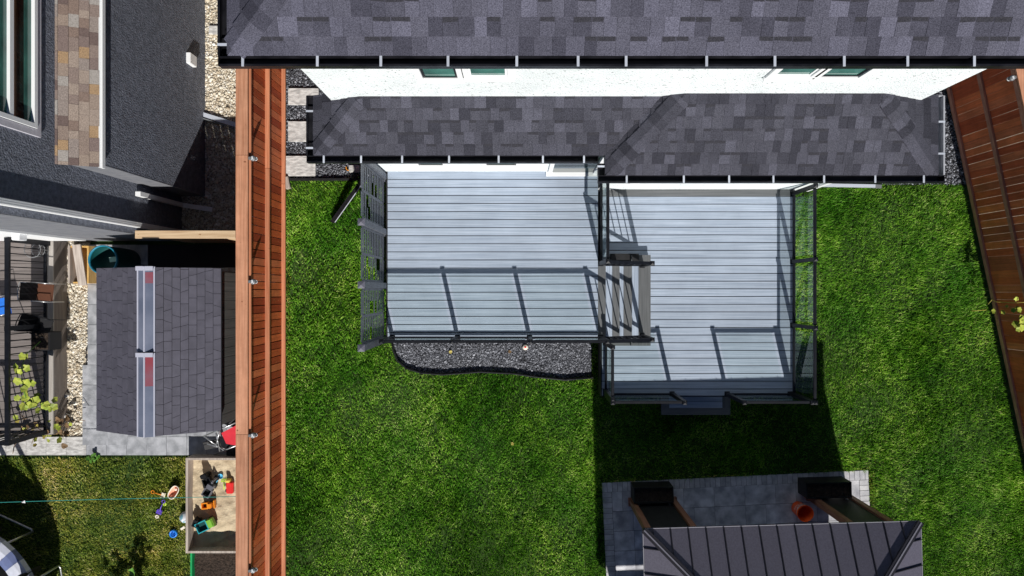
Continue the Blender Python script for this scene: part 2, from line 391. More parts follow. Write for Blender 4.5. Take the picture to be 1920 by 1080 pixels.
def point_in(poly, x, y):
    ins = np.zeros(len(x), bool); n = len(poly); j = n-1
    for i in range(n):
        xi, yi = poly[i][0], poly[i][1]; xj, yj = poly[j][0], poly[j][1]
        c = ((yi > y) != (yj > y)) & (x < (xj-xi)*(y-yi)/(yj-yi+1e-12)+xi); ins ^= c; j = i
    return ins

def np_mesh(name, verts, faces_n, idx, shade, mat, parent=None):
    me = bpy.data.meshes.new(name); nv = len(verts); nf = len(idx)//faces_n
    me.vertices.add(nv); me.vertices.foreach_set('co', verts.astype(np.float32).ravel())
    me.loops.add(len(idx)); me.loops.foreach_set('vertex_index', idx.astype(np.int32))
    me.polygons.add(nf); me.polygons.foreach_set('loop_start', (np.arange(nf)*faces_n).astype(np.int32))
    me.update(calc_edges=True)
    at = me.attributes.new('shade', 'FLOAT', 'POINT'); at.data.foreach_set('value', shade.astype(np.float32))
    me.materials.append(mat); o = bpy.data.objects.new(name, me); link(o, parent); return o

def scatter(polys, holes, dens):
    xs, ys = [], []
    for p in polys:
        x0, x1 = min(q[0] for q in p), max(q[0] for q in p); y0, y1 = min(q[1] for q in p), max(q[1] for q in p)
        n = int((x1-x0)*(y1-y0)*dens); x = rng.uniform(x0, x1, n); y = rng.uniform(y0, y1, n)
        k = point_in(p, x, y)
        for h in holes: k &= ~point_in(h, x, y)
        xs.append(x[k]); ys.append(y[k])
    return np.concatenate(xs), np.concatenate(ys)

def wave(x, y, seed, f):
    r = np.random.default_rng(seed); s = np.zeros_like(x)
    for i in range(7):
        a = r.uniform(0, 6.28); k = f*r.uniform(.5, 2.2); s += np.sin(k*(x*np.cos(a)+y*np.sin(a))+r.uniform(0, 6.28))
    return s/3.2

def grass(name, polys, holes, dens, mat, hgt=.06, wid=.011, seed=1):
    x, y = scatter(polys, holes, dens); n = len(x)
    thin = rng.uniform(0, 1, n) < .72+.28*wave(x, y, seed+5, 3.5); x = x[thin]; y = y[thin]; n = len(x)
    h = hgt*rng.uniform(.5, 1.15, n)*(1+.25*wave(x, y, seed, 2.2)); wdt = wid*rng.uniform(.6, 1.3, n)
    head = 1.2+1.1*wave(x, y, seed+1, 1.4)+rng.normal(0, 1.0, n); lean = np.clip(rng.normal(.75, .35, n), .05, 1.5)
    yaw = head+1.571+rng.normal(0, .5, n)
    dx, dy = np.cos(yaw)*wdt/2, np.sin(yaw)*wdt/2
    tx, ty = np.cos(head)*h*lean, np.sin(head)*h*lean
    v = np.zeros((n, 4, 3))
    v[:,0] = np.stack([x-dx, y-dy, np.zeros(n)+.004], 1); v[:,1] = np.stack([x+dx, y+dy, np.zeros(n)+.004], 1)
    v[:,2] = np.stack([x+dx*.8+tx*.45, y+dy*.8+ty*.45, h*.65], 1); v[:,3] = np.stack([x+tx, y+ty, h*.95], 1)
    k = np.arange(n)[:,None]*4
    idx = (k+np.array([[0,1,2,0,2,3]])).ravel()
    sh = np.clip(.46+.24*rng.normal(0, 1, n)+.17*wave(x, y, seed+2, 2.2)+.16*wave(x, y, seed+3, 11), 0, 1)
    return np_mesh(name, v.reshape(-1, 3), 3, idx, np.repeat(sh, 4), mat)

_t = (1+5**.5)/2
ICO_V = np.array([(-1,_t,0),(1,_t,0),(-1,-_t,0),(1,-_t,0),(0,-1,_t),(0,1,_t),(0,-1,-_t),(0,1,-_t),(_t,0,-1),(_t,0,1),(-_t,0,-1),(-_t,0,1)])/1.902
ICO_F = np.array([(0,11,5),(0,5,1),(0,1,7),(0,7,10),(0,10,11),(1,5,9),(5,11,4),(11,10,2),(10,7,6),(7,1,8),(3,9,4),(3,4,2),(3,2,6),(3,6,8),(3,8,9),(4,9,5),(2,4,11),(6,2,10),(8,6,7),(9,8,1)])
def stones(name, polys, holes, dens, size, mat, z=.0, flat=.6):
    x, y = scatter(polys, holes, dens); n = len(x)
    s = size*np.exp(rng.normal(0, .35, n)); st = rng.uniform(.65, 1.35, (n, 3))*s[:,None]; st[:,2] *= flat
    v = ICO_V[None]*(1+rng.uniform(-.22, .22, (n, 12, 1)))*st[:,None,:]
    a = rng.uniform(0, 6.283, n); t = rng.normal(0, .35, n)
    ca, sa, ct, s_t = np.cos(a)[:,None], np.sin(a)[:,None], np.cos(t)[:,None], np.sin(t)[:,None]
    vy = v[:,:,1]*ct-v[:,:,2]*s_t; vz = v[:,:,1]*s_t+v[:,:,2]*ct; vx = v[:,:,0]
    vv = np.stack([vx*ca-vy*sa+x[:,None], vx*sa+vy*ca+y[:,None], vz+z+(s*flat*rng.uniform(.1, .9, n))[:,None]], 2)
    idx = (np.arange(n)[:,None,None]*12+ICO_F[None]).ravel()
    return np_mesh(name, vv.reshape(-1, 3), 3, idx, np.repeat(rng.uniform(0, 1, n), 12), mat)

def leaf_mesh(name, mat, lobes=5):
    me = bpy.data.meshes.new(name); vs = [(0,0,0)]; n = lobes*4
    for i in range(n):
        a = -math.pi*.92+2*math.pi*.92*i/(n-1); r = .36+.16*abs(math.cos(a*lobes/2))
        vs.append((.42+r*math.cos(a)*1.0, r*math.sin(a), .10*abs(math.sin(a))-.05*r))
    me.from_pydata(vs, [], [(0, i, i+1) for i in range(1, n)]); me.materials.append(mat); return me
def leaves(parent, spots, me, name='leaf'):
    for p, size, yaw, pitch, roll in spots:
        o = bpy.data.objects.new(name, me); link(o, parent)
        o.location = Vector(p)-base(parent); o.scale = (size,)*3; o.rotation_euler = (roll, pitch, yaw)

def struct(o, label, cat): return tag(o, label, cat, kind='structure')

# ================================================================== GROUND AND BEDS
g = MB().box(-120, 120, -120, 120, -.30, -.016).build('ground', 'ground'); struct(g, 'dark earth under the lawns and gravel beds', 'ground')
FA, FB = Vector((8.41, 3.97, 0)), Vector((9.93, -3.19, 0))         # foot of the fence on the far side of the lawn
fdir = (FB-FA).normalized()
def fence_x(y): return FA.x+(FB.x-FA.x)*(y-FA.y)/(FB.y-FA.y)
gz_o = P(1128, 905); gz_a = math.atan2(.25, 5.22)                   # patio corner and turn
def pt_patio(a, b): return (gz_o.x+a*math.cos(gz_a)-b*math.sin(gz_a), gz_o.y+a*math.sin(gz_a)+b*math.cos(gz_a))
PW, PD = 5.22, 5.4
patio_poly = [pt_patio(0,0), pt_patio(PW,0), pt_patio(PW,-PD), pt_patio(0,-PD)]
bed_px = [(742,560),(736,640),(738,657),(746,676),(762,690),(790,699),(830,702),(900,697),(960,700),(1010,707),(1060,712),(1109,708),(1109,560)]
bed_poly = [tuple(P(*q)[:2]) for q in bed_px]
lawn_poly = [(-4.55,2.17),(5.6,2.17),(5.6,2.06),(fence_x(2.06)-.12,2.06),(fence_x(-8.5)-.1,-8.5),(-4.55,-8.5)]
LG = attr_mat('grass_green', [(0,(.030,.105,.005)),(.3,(.100,.285,.015)),(.6,(.215,.455,.034)),(.82,(.38,.64,.085)),(1,(.64,.76,.25))], rough=.55, nscale=.75,
              c_mul=((.52,.76,.5),(1.46,1.30,1.4)), transl=.45)
NG = attr_mat('grass_dry', [(0,(.06,.10,.012)),(.3,(.21,.28,.035)),(.6,(.41,.45,.08)),(.82,(.60,.58,.16)),(1,(.78,.68,.36))], rough=.6, nscale=1.6,
              c_mul=((.62,.80,.6),(1.25,1.10,1.1)), transl=.45)
deck_hole = [(-2.2,2.2),(5.0,2.2),(5.0,-1.7),(1.9,-1.7),(1.9,-.5),(-2.2,-.5)]
tag(grass('lawn_grass', [lawn_poly], [patio_poly, bed_poly, deck_hole], 4600, LG, hgt=.060, wid=.012), 'lush green mown lawn around the grey decks', 'grass', kind='stuff')
nlawn_poly = [(-11.6,-3.28),(-6.36,-3.28),(-6.36,-8.2),(-11.6,-8.2)]
tag(grass('dry_grass', [nlawn_poly], [], 5000, NG, hgt=.05, wid=.011, seed=30), 'patchy yellowish lawn beside the sandbox', 'grass', kind='stuff')

def strip(a, b, w_): 
    a = Vector((a[0], a[1])); b = Vector((b[0], b[1])); n_ = Vector((b.y-a.y, a.x-b.x)).normalized()*w_; return [tuple(a), tuple(b), tuple(b+n_), tuple(a+n_)]
fr_polys = [strip(pt_patio(PW,0), pt_patio(PW,-PD), -.10), strip(pt_patio(0,0), pt_patio(PW,0), -.04), strip((-4.50,-8), (-4.50,2.1), .05)]
tag(grass('dry_fringe', fr_polys, [], 2600, NG, hgt=.055, wid=.014, seed=60), 'yellowed grass fringe along patio and cedar fence', 'grass', kind='stuff')
DK = attr_mat('dark_stone', [(0,(.03,.031,.037)),(.45,(.095,.10,.118)),(.75,(.18,.188,.215)),(1,(.40,.415,.46))], rough=.6, nscale=4, c_mul=((.85,)*3,(1.1,)*3))
LT = attr_mat('cream_stone', [(0,(.42,.34,.24)),(.5,(.64,.57,.45)),(.85,(.78,.73,.63)),(1,(.86,.83,.78))], rough=.7, nscale=4, c_mul=((.9,)*3,(1.05,)*3))
def bed(name, poly, mat, z=.0): 
    return MB().prism(poly, -.02, z).build(name, mat)
side_poly = [(-4.56,2.19),(-2.3,2.19),(-2.3,6.5),(-4.56,6.5)]
right_poly = [(5.3,2.08),(fence_x(2.08)-.02,2.08),(fence_x(6.5)-.02,6.5),(5.3,6.5)]
for nm, poly, lab in (('gravel_bed', bed_poly, 'black gravel bed with a curved edge under the upper deck'),
                      ('gravel_path', side_poly, 'black gravel strip between cedar fence and white house'),
                      ('gravel_strip', right_poly, 'black gravel strip between white house and brown fence')):
    b_ = struct(bed(nm, poly, 'gravel_base_dark', .002), lab, 'gravel')
hole_bed = [[(-2.2,.6),(1.4,.6),(1.4,-.55),(-2.2,-.55)]]
tag(stones('dark_gravel', [bed_poly], hole_bed, 9500, .0095, DK), 'dark crushed stones filling the curved bed', 'gravel', kind='stuff')
tag(stones('dark_gravel', [side_poly], [], 3000, .0125, DK), 'dark crushed stones around the square stepping stones', 'gravel', kind='stuff')
tag(stones('dark_gravel', [[(5.5,2.08),(fence_x(2.08)-.02,2.08),(fence_x(5)-.02,5),(5.5,5)]], [], 2600, .0125, DK), 'dark crushed stones at the foot of the brown fence', 'gravel', kind='stuff')
nside = [(-6.57,.95),(-4.64,.95),(-4.64,7.5),(-6.57,7.5)]
nstrip = [(-8.9,1.0),(-8.37,1.0),(-8.40,-1.2),(-8.50,-2.86),(-8.9,-2.86)]
struct(bed('pebble_path', nside, 'gravel_base_light', .002), 'cream pebble path between dark house and cedar fence', 'gravel')
struct(bed('pebble_strip', nstrip, 'gravel_base_light', .002), 'cream pebble strip beside the taupe deck', 'gravel')
tag(stones('cream_pebbles', [nside], [], 2600, .0155, LT), 'cream pebbles covering the passage by the dark house', 'pebbles', kind='stuff')
tag(stones('cream_pebbles', [nstrip], [], 3000, .0145, LT), 'cream pebbles between taupe deck and grey pavers', 'pebbles', kind='stuff')

# bed edging: a dark band that follows the curve
ed = thing('bed_edging', 'black plastic edging around the curved gravel bed', 'edging', tuple(P(762,690)))
pts = [P(x, y, .035) for x, y in bed_px[1:-1]]
m = MB()
for i in range(len(pts)-1): m.beam(pts[i]-(pts[i+1]-pts[i])*.06, pts[i+1]+(pts[i+1]-pts[i])*.06, .03, .11)
m.build('edging_band', 'black_box', ed)
m = MB().tube([p+Vector((0,0,.05)) for p in pts], .012, 6); m.build('edging_bead', 'black_metal', ed, True)
e2 = tag(MB().beam((-4.5,2.17,.03),(-2.35,2.17,.03),.04,.09).build('garden_edging', 'black_box'), 'straight black edging between gravel strip and lawn', 'edging')

# stepping stones
for (x0,y0,x1,y1), lab in (((540,165,597,196),'pale square stepping stone at the foot of the white house corner'),
                           ((540,227,592,265),'pale square stepping stone in the middle of the three'),
                           ((533,292,591,330),'pale square stepping stone touching the lawn edge')):
    a = P(x0,y0,.06); b = P(x1,y1,.06)
    o = MB().box(a.x, b.x, b.y, a.y, 0, .062).build('stepping_stone', 'stone_pale', bevel=.006); tag(o, lab, 'stepping stone', 'stepping stones in the gravel strip')

# ================================================================== WHITE HOUSE
hs = thing('white_house', 'white stucco house with grey shingle roofs and black gutters', 'house', (1.5, 2.64, 0))
Z1, Z2, SL = 3.9, 6.72, .5
XL, XR, YU = -2.58, 5.59, 2.64
MB().box(XL, XR, YU, 12, 3.6, 6.62).build('upper_wall', 'white_stucco', hs)
MB().box(XL, 1.52, 2.15, 12, -.1, 3.78).build('lower_wall', 'white_stucco', hs)
MB().box(1.521, 5.5, 1.914, 11.9, -.1, 3.781).build('lower_wall', 'white_stucco', hs)
MB().box(-2.85, 1.3, 1.93, 2.15, 3.78, 3.80).build('soffit', 'white_trim', hs)
MB().box(1.26, 5.90, 1.65, 1.93, 3.775, 3.795).build('soffit', 'white_trim', hs)
MB().box(-2.91, 6.0, 2.40, 2.64, 6.60, 6.62).build('soffit', 'white_trim', hs)

def roof_part(name, planes, mat, zz, parent=hs):
    m = MB()
    for pl in planes: m.add(pl, [tuple(range(len(pl)))])
    return m.build(name, 'underlay', parent)
def zpl(pts, sl): return [sl.pt(*sl.ab(x, y), -.006) for x, y in pts]
# main roof
EX0, EX1, EY = -2.93, 6.03, 2.38
mid = (EX0+EX1)/2; rd = mid-EX0
S = Slope((EX0,EY),(1,0),(0,1),Z2,SL); Wp = Slope((EX0,EY),(0,1),(1,0),Z2,SL); Ep = Slope((EX1,EY),(0,1),(-1,0),Z2,SL)
rS = [(EX0,EY),(EX1,EY),(mid,EY+rd)]; rW = [(EX0,EY),(mid,EY+rd),(mid,13),(EX0,13)]; rE = [(EX1,EY),(EX1,13),(mid,13),(mid,EY+rd)]
roof = roof_part('roof', [zpl(rS,S), zpl(rW,Wp), zpl(rE,Ep)], 'underlay', Z2)
VH = .165*4; vis = [(EX0,EY),(EX1,EY),(EX1-VH,EY+VH),(EX0+VH,EY+VH)]
shingle_field(roof, S, rS, .165, M['shingle'], .10, .20, VH); shingle_field(roof, Ep, rE, .165, M['shingle'], .12, .24); shingle_field(roof, Wp, [(EX0,EY+2.2),(EX0+2.2,EY+2.2),(mid,EY+rd),(mid,13),(EX0,13)], .165, M['shingle'], .12, .24)
shingles(roof, S, vis, .165, M['shingle'], .115, .20, bmat=M['shingle_band'])
shingles(roof, Wp, [(EX0,EY),(EX0+.55,EY+.55),(EX0+.55,EY+2.2),(EX0,EY+2.2)], .165, M['shingle'], .16, .30)
caps(roof, S.pt(.06,.06,.004), S.pt(1.2,1.2,.004), M['shingle'], .15, .17)
fas = MB().box(EX0-.004, EX1, EY-.004, EY+.02, Z2-.17, Z2-.012); fas.box(EX0-.004, EX0+.02, EY+.02, 13, Z2-.17, Z2-.012); fas.build('fascia', 'gutter', hs)

def gutter(parent, a, b, inner, zt, wd=.098, ht=.10, straps=(), ends=(0,0)):
    """open channel along a-b; inner = unit vector back to the fascia"""
    a = Vector((*a, zt)); b = Vector((*b, zt)); inn = Vector((*inner, 0)); t = .006
    m = MB(); d = (b-a).normalized()
    def wall(off, z0, z1, th):
        q0 = a-inn*off; q1 = b-inn*off
        m.add([q0+Vector((0,0,z0)), q1+Vector((0,0,z0)), q1+Vector((0,0,z1)), q0+Vector((0,0,z1)),
               q0-inn*th+Vector((0,0,z0)), q1-inn*th+Vector((0,0,z0)), q1-inn*th+Vector((0,0,z1)), q0-inn*th+Vector((0,0,z1))],
              [(0,1,2,3),(7,6,5,4),(0,4,5,1),(3,2,6,7),(0,3,7,4),(1,5,6,2)])
    wall(.004, -ht, -.01, t); wall(.004, -ht-t, -ht, wd); wall(wd-.002, -ht, -.012, t); wall(wd-.014, -.012, .0, .022)
    for e, f in ((a, ends[0]), (b, ends[1])):
        if f: m.obox(e-inn*(wd/2)+Vector((0,0,-ht/2)), (.006, wd, ht), Matrix((d, inn, Vector((0,0,1)))).transposed())
    g_ = m.build('gutter', 'gutter', parent)
    for s_ in straps:
        c = a+d*s_-inn*(wd/2)+Vector((0,0,-.002))
        k = MB().obox(c, (.028 if wd > .1 else .026, wd+.02, .008), Matrix((d, inn, Vector((0,0,1)))).transposed()); k.build('strap', 'strap', g_)
    return g_
sx = lambda pxs, z, x0: [ (px-CX)*(H-z)/F-x0 for px in pxs ]
gutter(hs, (EX0-.098,EY), (EX1+.1,EY), (0,1), Z2, straps=sx([455,595,714,840,969,1084,1174,1325,1453,1583,1702,1827,1960,2050], Z2, EX0-.098), ends=(1,1))
gutter(hs, (EX0,EY+.002), (EX0,12), (1,0), Z2, straps=[.11, 1.3, 2.6], ends=(0,1))
# lower roof, left part
LX, LY = -2.87, 1.91; VX = 1.24; RY = 1.63; RX = 5.92
SLf = Slope((LX,LY),(1,0),(0,1),Z1,SL); WLf = Slope((LX,LY),(0,1),(1,0),Z1,SL)
hgt_ = YU-LY
pS = [(LX,LY),(VX,LY),(VX+hgt_,YU),(LX+hgt_,YU)]; pW = [(LX,LY),(LX+hgt_,YU),(LX+hgt_,YU+.11),(LX,YU+.11)]
lr = roof_part('lower_roof', [zpl(pS,SLf), zpl(pW,WLf)], '', 0)
shingles(lr, SLf, pS, .148, M['shingle_low'], .09, .17, bmat=M['shingle_band'])
shingles(lr, WLf, pW, .148, M['shingle_low'], .12, .22)
caps(lr, SLf.pt(.07,.07,.002), SLf.pt(hgt_-.05,hgt_-.05,.008), M['shingle_low'], .125, .14)
# lower roof, right part
SRt = Slope((VX,RY),(1,0),(0,1),Z1+.003,SL); WRt = Slope((VX,RY),(0,1),(1,0),Z1+.003,SL); ERt = Slope((RX,RY),(0,1),(-1,0),Z1+.003,SL)
h2 = YU-RY
qS = [(VX,RY),(RX,RY),(RX-h2,YU),(VX+h2,YU)]; qW = [(VX,RY),(VX+h2,YU),(VX+h2-.28,YU),(VX,LY)]; qE = [(RX,RY),(RX,YU+.11),(RX-h2,YU+.11),(RX-h2,YU)]
rr = roof_part('lower_roof', [zpl(qS,SRt), zpl(qW,WRt), zpl(qE,ERt)], '', 0)
shingles(rr, SRt, qS, .148, M['shingle_low'], .09, .17, bmat=M['shingle_band'])
shingles(rr, WRt, qW, .148, M['shingle_low'], .12, .22)
shingles(rr, ERt, qE, .148, M['shingle_low'], .12, .22)
caps(rr, SRt.pt(.07,.07,.002), SRt.pt(h2-.05,h2-.05,.008), M['shingle_low'], .13, .14)
caps(rr, ERt.pt(-.0+.07,.07,.002), ERt.pt(h2-.05,h2-.05,.002), M['shingle_low'], .13, .14)
mm = MB().box(LX, VX+.02, LY-.004, LY+.02, Z1-.15, Z1-.012); mm.box(LX-.004, LX+.016, LY+.02, YU+.1, Z1-.15, Z1-.012); mm.build('fascia', 'gutter', hs)
mm = MB().box(VX, RX, RY-.004, RY+.02, Z1-.15, Z1-.010); mm.box(RX-.016, RX+.004, RY+.02, YU+.1, Z1-.15, Z1-.010); mm.box(VX-.004, VX+.016, RY+.02, LY, Z1-.15, Z1-.010); mm.build('fascia', 'gutter', hs)
gutter(hs, (LX-.1,LY), (VX-.1,LY), (0,1), Z1, .10, .09, sx([607,677,754,842,935,1018,1095], Z1, LX-.1), (1,1))
gutter(hs, (LX,LY+.002), (LX,YU+.11), (1,0), Z1, .10, .09, [.10,.62], (0,1))
gutter(hs, (VX-.1,RY), (RX+.1,RY), (0,1), Z1+.003, .10, .09, sx([1175,1282,1367,1450,1545,1641,1732], Z1, VX-.1), (1,1))
eg = gutter(hs, (RX,RY+.002), (RX,YU+.11), (-1,0), Z1+.003, .10, .09, [.30,.75], (0,1)); eg.data.materials[0] = simple('gutter_glare', (.34,.35,.38))  # sun glare on the metal is put into this gutter's grey
eg['label'] = 'gutter on the end of the lower roof with sun glare in its grey colour'
gutter(hs, (VX,RY+.002), (VX,LY-.12), (1,0), Z1+.003, .10, .09, [.12], (0,1))
# windows
def window(x0, x1, z0, z1, cols, gl, y=YU):
    wn = MB()
    t = .075
    wn.box(x0-t, x1+t, y-.035, y, z0-t, z0); wn.box(x0-t, x1+t, y-.035, y, z1, z1+t)
    wn.box(x0-t, x0, y-.034, y, z0, z1); wn.box(x1, x1+t, y-.034, y, z0, z1)
    wo = wn.build('window', 'white_trim', hs)
    f = MB(); s_ = .03
    f.box(x0, x1, y-.014, y+.03, z0, z0+s_); f.box(x0, x0+s_, y-.014, y+.03, z0+s_, z1); f.box(x1-s_, x1, y-.014, y+.03, z0+s_, z1)
    f.build('sash', 'black_metal' if gl else 'white_trim', wo)
    MB().box(x0+s_, x1-s_, y-.004, y+.02, z0+s_, z1).build('pane', 'win_glass', wo)
    MB().box(x0-t-.01, x1+t+.01, y-.055, y, z0-t-.025, z0-t).build('sill', 'white_trim', wo)
window(-1.16, -.73, 5.15, 6.5, 1, True); window(-.59, -.12, 5.20, 6.5, 1, False)
window(3.12, 3.58, 5.24, 6.5, 1, False); window(3.70, 4.18, 5.20, 6.5, 1, True)
window(-1.66, -1.25, 1.84, 3.25, 1, True, 2.15); window(-.52, -.02, 1.84, 3.25, 1, True, 2.15); window(3.9, 4.45, 1.7, 3.2, 1, True, 1.914)
# patio door on the upper deck, trim by the corner, dryer vent hood, corner gas bits
d_ = MB().box(.55, .62, 2.10, 2.15, 1.12, 3.2); d_.box(1.36, 1.43, 2.10, 2.15, 1.12, 3.2); d_.box(.55, 1.43, 2.099, 2.15, 3.2, 3.28); do = d_.build('door', 'white_trim', hs)
MB().box(.62, 1.36, 2.13, 2.16, 1.14, 3.2).build('pane', 'win_dark', do); MB().box(.52, 1.46, 2.06, 2.15, 1.105, 1.14).build('threshold', 'white_trim', do)
v_ = MB(); a = P(1177, 352, 2.2); vx0, vx1 = 1.83, 2.02
v_.add([(vx0,1.914,2.55),(vx1,1.914,2.55),(vx1+.01,1.914,2.15),(vx0-.01,1.914,2.15),(vx0+.02,1.80,2.45),(vx1-.02,1.80,2.45),(vx1-.0,1.74,2.15),(vx0,1.74,2.15)],
       [(0,1,5,4),(4,5,6,7),(0,4,7,3),(1,2,6,5),(3,7,6,2),(0,3,2,1)])
v_.build('vent_hood', 'white_trim', hs, bevel=.012)
MB().beam((5.44,1.89,.55),(5.44,1.89,3.75),.07,.05,(0,1,0)).build('downspout', 'white_trim', hs)
MB().tube([(-2.68,2.5,.1),(-2.68,2.5,3.75)], .035, 8).build('downspout', 'gutter', hs, True)

# ================================================================== UPPER DECK
ZU, ZL = 1.1, .5
UX0, UX1, UY0, UY1 = -2.37, 1.455, -.90, 2.148
ud = thing('upper_deck', 'higher pale grey composite deck with privacy screen and glass railing', 'deck', (-.45, .6, 0))
m = MB().box(UX0+.02, UX1-.01, UY0+.03, UY1, ZU-.26, ZU-.028); m.build('frame', 'joist', ud)
y = UY1; k = 0
while y > UY0+.02:
    y0 = max(y-.1315, UY0+.005)
    bpiece('deck_board', ud, UX0+.03, UX1, y0, y, ZU-.026, ZU+random.uniform(-.001,.001), 'deck'); y -= .1455
m = MB().box(UX0, UX0+.027, UY0, UY1, ZU-.27, ZU-.004); m.box(UX0+.027, UX1, UY0-.022, UY0, ZU-.27, ZU-.004); m.build('fascia', 'black_box', ud)
m = MB().box(UX0+.05, UX1-.05, UY0+.02, UY0+.045, .02, ZU-.27); m.box(UX1-.045, UX1-.02, UY0+.05, UY1, .02, ZU-.262); m.build('skirting', 'black_box', ud)
bpiece('nosing', ud, UX1+.003, 1.59, -.86, .46, ZU-.03, ZU+.002, 'deck_border')

def post(parent, x, y, z0, z1, s=.066, mat='black_metal'):
    m = MB().box(x-s/2, x+s/2, y-s/2, y+s/2, z0, z1); m.box(x-s*.72, x+s*.72, y-s*.72, y+s*.72, z0, z0+.012)
    o = m.build('post', mat, parent)
    q = s*.58; m = MB().box(x-q, x+q, y-q, y+q, z1, z1+.015)
    m.add([(x-q,y-q,z1+.015),(x+q,y-q,z1+.015),(x+q,y+q,z1+.015),(x-q,y+q,z1+.015),(x,y,z1+.04)], [(0,1,4),(1,2,4),(2,3,4),(3,0,4),(3,2,1,0)])
    m.build('post_cap', 'cap_metal' if mat == 'screen_metal' else mat, parent); return o
def glass_rail(parent, a, b, z, posts, h=1.05):
    """posts given as fractions along a-b; glass panels between"""
    rl = thing('railing', None, None, (*((Vector(a)+Vector(b))/2), z)); rl.parent = parent; rl.location = rl.location-base(parent); BASE[rl] = Vector((*((Vector(a)+Vector(b))/2), z))
    a = Vector((*a, 0)); b = Vector((*b, 0)); d = b-a; L = d.length; u = d.normalized()
    for t in posts: p = a+d*t; post(rl, p.x, p.y, z+.002, z+h-.02)
    for i in range(len(posts)-1):
        p = a+d*posts[i]+u*.04; q = a+d*posts[i+1]-u*.04; zz = Vector((0,0,z))
        MB().beam(p+zz+Vector((0,0,h-.05)), q+zz+Vector((0,0,h-.05)), .050, .045).build('top_rail', 'black_metal', rl, bevel=.006)
        MB().beam(p+zz+Vector((0,0,.07)), q+zz+Vector((0,0,.07)), .045, .035).build('bottom_rail', 'black_metal', rl)
        MB().beam(p+u*.05+zz+Vector((0,0,h/2)), q-u*.05+zz+Vector((0,0,h/2)), .008, h-.16).build('glass_panel', 'glass', rl)
    return rl
glass_rail(ud, (-2.33,-.845), (1.5,-.845), ZU, [.02,.327,.666,1.0])
glass_rail(ud, (1.505,2.05), (1.505,.49), ZU, [.03, 1.0])

# privacy screen
ps = thing('privacy_screen', None, None, (-2.41, .6, ZU)); ps.parent = ud; ps.location = Vector((-2.41,.6,ZU))-base(ud); BASE[ps] = Vector((-2.41,.6,ZU))
py_ = [2.06, 1.06, .09, -.885]; SXc = -2.405; SHh = 1.86
for y in py_: post(ps, SXc, y, ZU-.2, ZU+SHh, .095, 'screen_metal')
for i in range(3):
    y1, y0 = py_[i]-.05, py_[i+1]+.05; ym = (y0+y1)/2; ns = 13; bottom = ZU+.07; top = ZU+SHh-.03
    for st in (y0+.018, ym, y1-.018): bpiece('stile', ps, SXc-.003, SXc+.003, st-.022, st+.022, bottom, top, 'screen_metal')
    dz = (top-bottom)/ns
    gaps = {(random.randrange(3, ns-2), random.choice((0, 1))) for _ in range(5)}
    for j in range(ns+1):
        zc = bottom+j*dz; wdh = dz*.50 if j not in (0, ns) else dz*.9
        for hf, (ya, yb) in enumerate(((y0+.042, ym-.024), (ym+.024, y1-.042))):
            if (j, hf) in gaps:      # a short opening: the slat stops early
                L = yb-ya; ya, yb = (ya+L*.55, yb) if random.random() < .5 else (ya, yb-L*.55)
            bpiece('slat', ps, SXc-.002, SXc+.002, ya, yb, zc-wdh/2, zc+wdh/2, 'screen_metal')

# stairs between the decks
stc = thing('staircase', None, None, (2.0, -.2, ZL)); stc.parent = ud; stc.location = Vector((2.0,-.2,ZL))-base(ud); BASE[stc] = Vector((2.0,-.2,ZL))
steps = [(1.600,1.735,1.862,.95,-.84,.45),(1.872,1.962,2.110,.80,-.84,.45),(2.122,2.265,2.49,.65,-1.03,.667)]
for x0, xm, x1, z, ya, yb in steps:
    bpiece('riser', stc, x0-.012, x0, ya+.01, yb-.01, z, z+.12, 'deck_border')
    bpiece('tread_board', stc, x0+.001, xm-.003, ya+(.19 if x1 > 2.4 else 0), yb-(.21 if x1 > 2.4 else 0), z-.028, z, 'deck_y')
    bpiece('tread_nosing', stc, xm, x1, ya, yb, z-.03, z+.001, 'deck_border')
bpiece('tread_end', stc, 1.75, 2.262, -1.03, -.85, .62, .6505, 'deck_border_x'); bpiece('side_box', stc, 1.75, 2.262, .462, .690, .505, .70, 'black_box')  # side skirting; the shade under the handrail is put into its black
bpiece('riser', stc, 2.465, 2.477, -1.02, .65, ZL+.004, .619, 'deck_border')
MB().box(1.62, 2.46, -1.00, .455, ZL+.004, .618).build('step_box', 'joist', stc)
MB().box(1.62, 1.86, -.83, .44, .63, .92).box(1.862, 2.10, -.83, .44, .63, .77).build('carriage', 'joist', stc)
for yy in (.475, -.845):
    sr = MB(); top = Vector((1.52,yy,ZU+1.0)); bot = Vector((2.33,yy,.65+.98))
    post(stc, 2.33, yy, .652, 1.66)
    if yy < 0: pass
    MB().beam(top, bot, .055, .045).build('handrail', 'black_metal', stc)
    MB().beam(top-Vector((0,0,.86)), bot-Vector((0,0,.84)), .045, .035).build('bottom_rail', 'black_metal', stc)
    for i in range(1, 7):
        p = top.lerp(bot, i/7); MB().box(p.x-.009, p.x+.009, yy-.009, yy+.009, p.z-.86, p.z-.02).build('baluster', 'black_metal', stc)

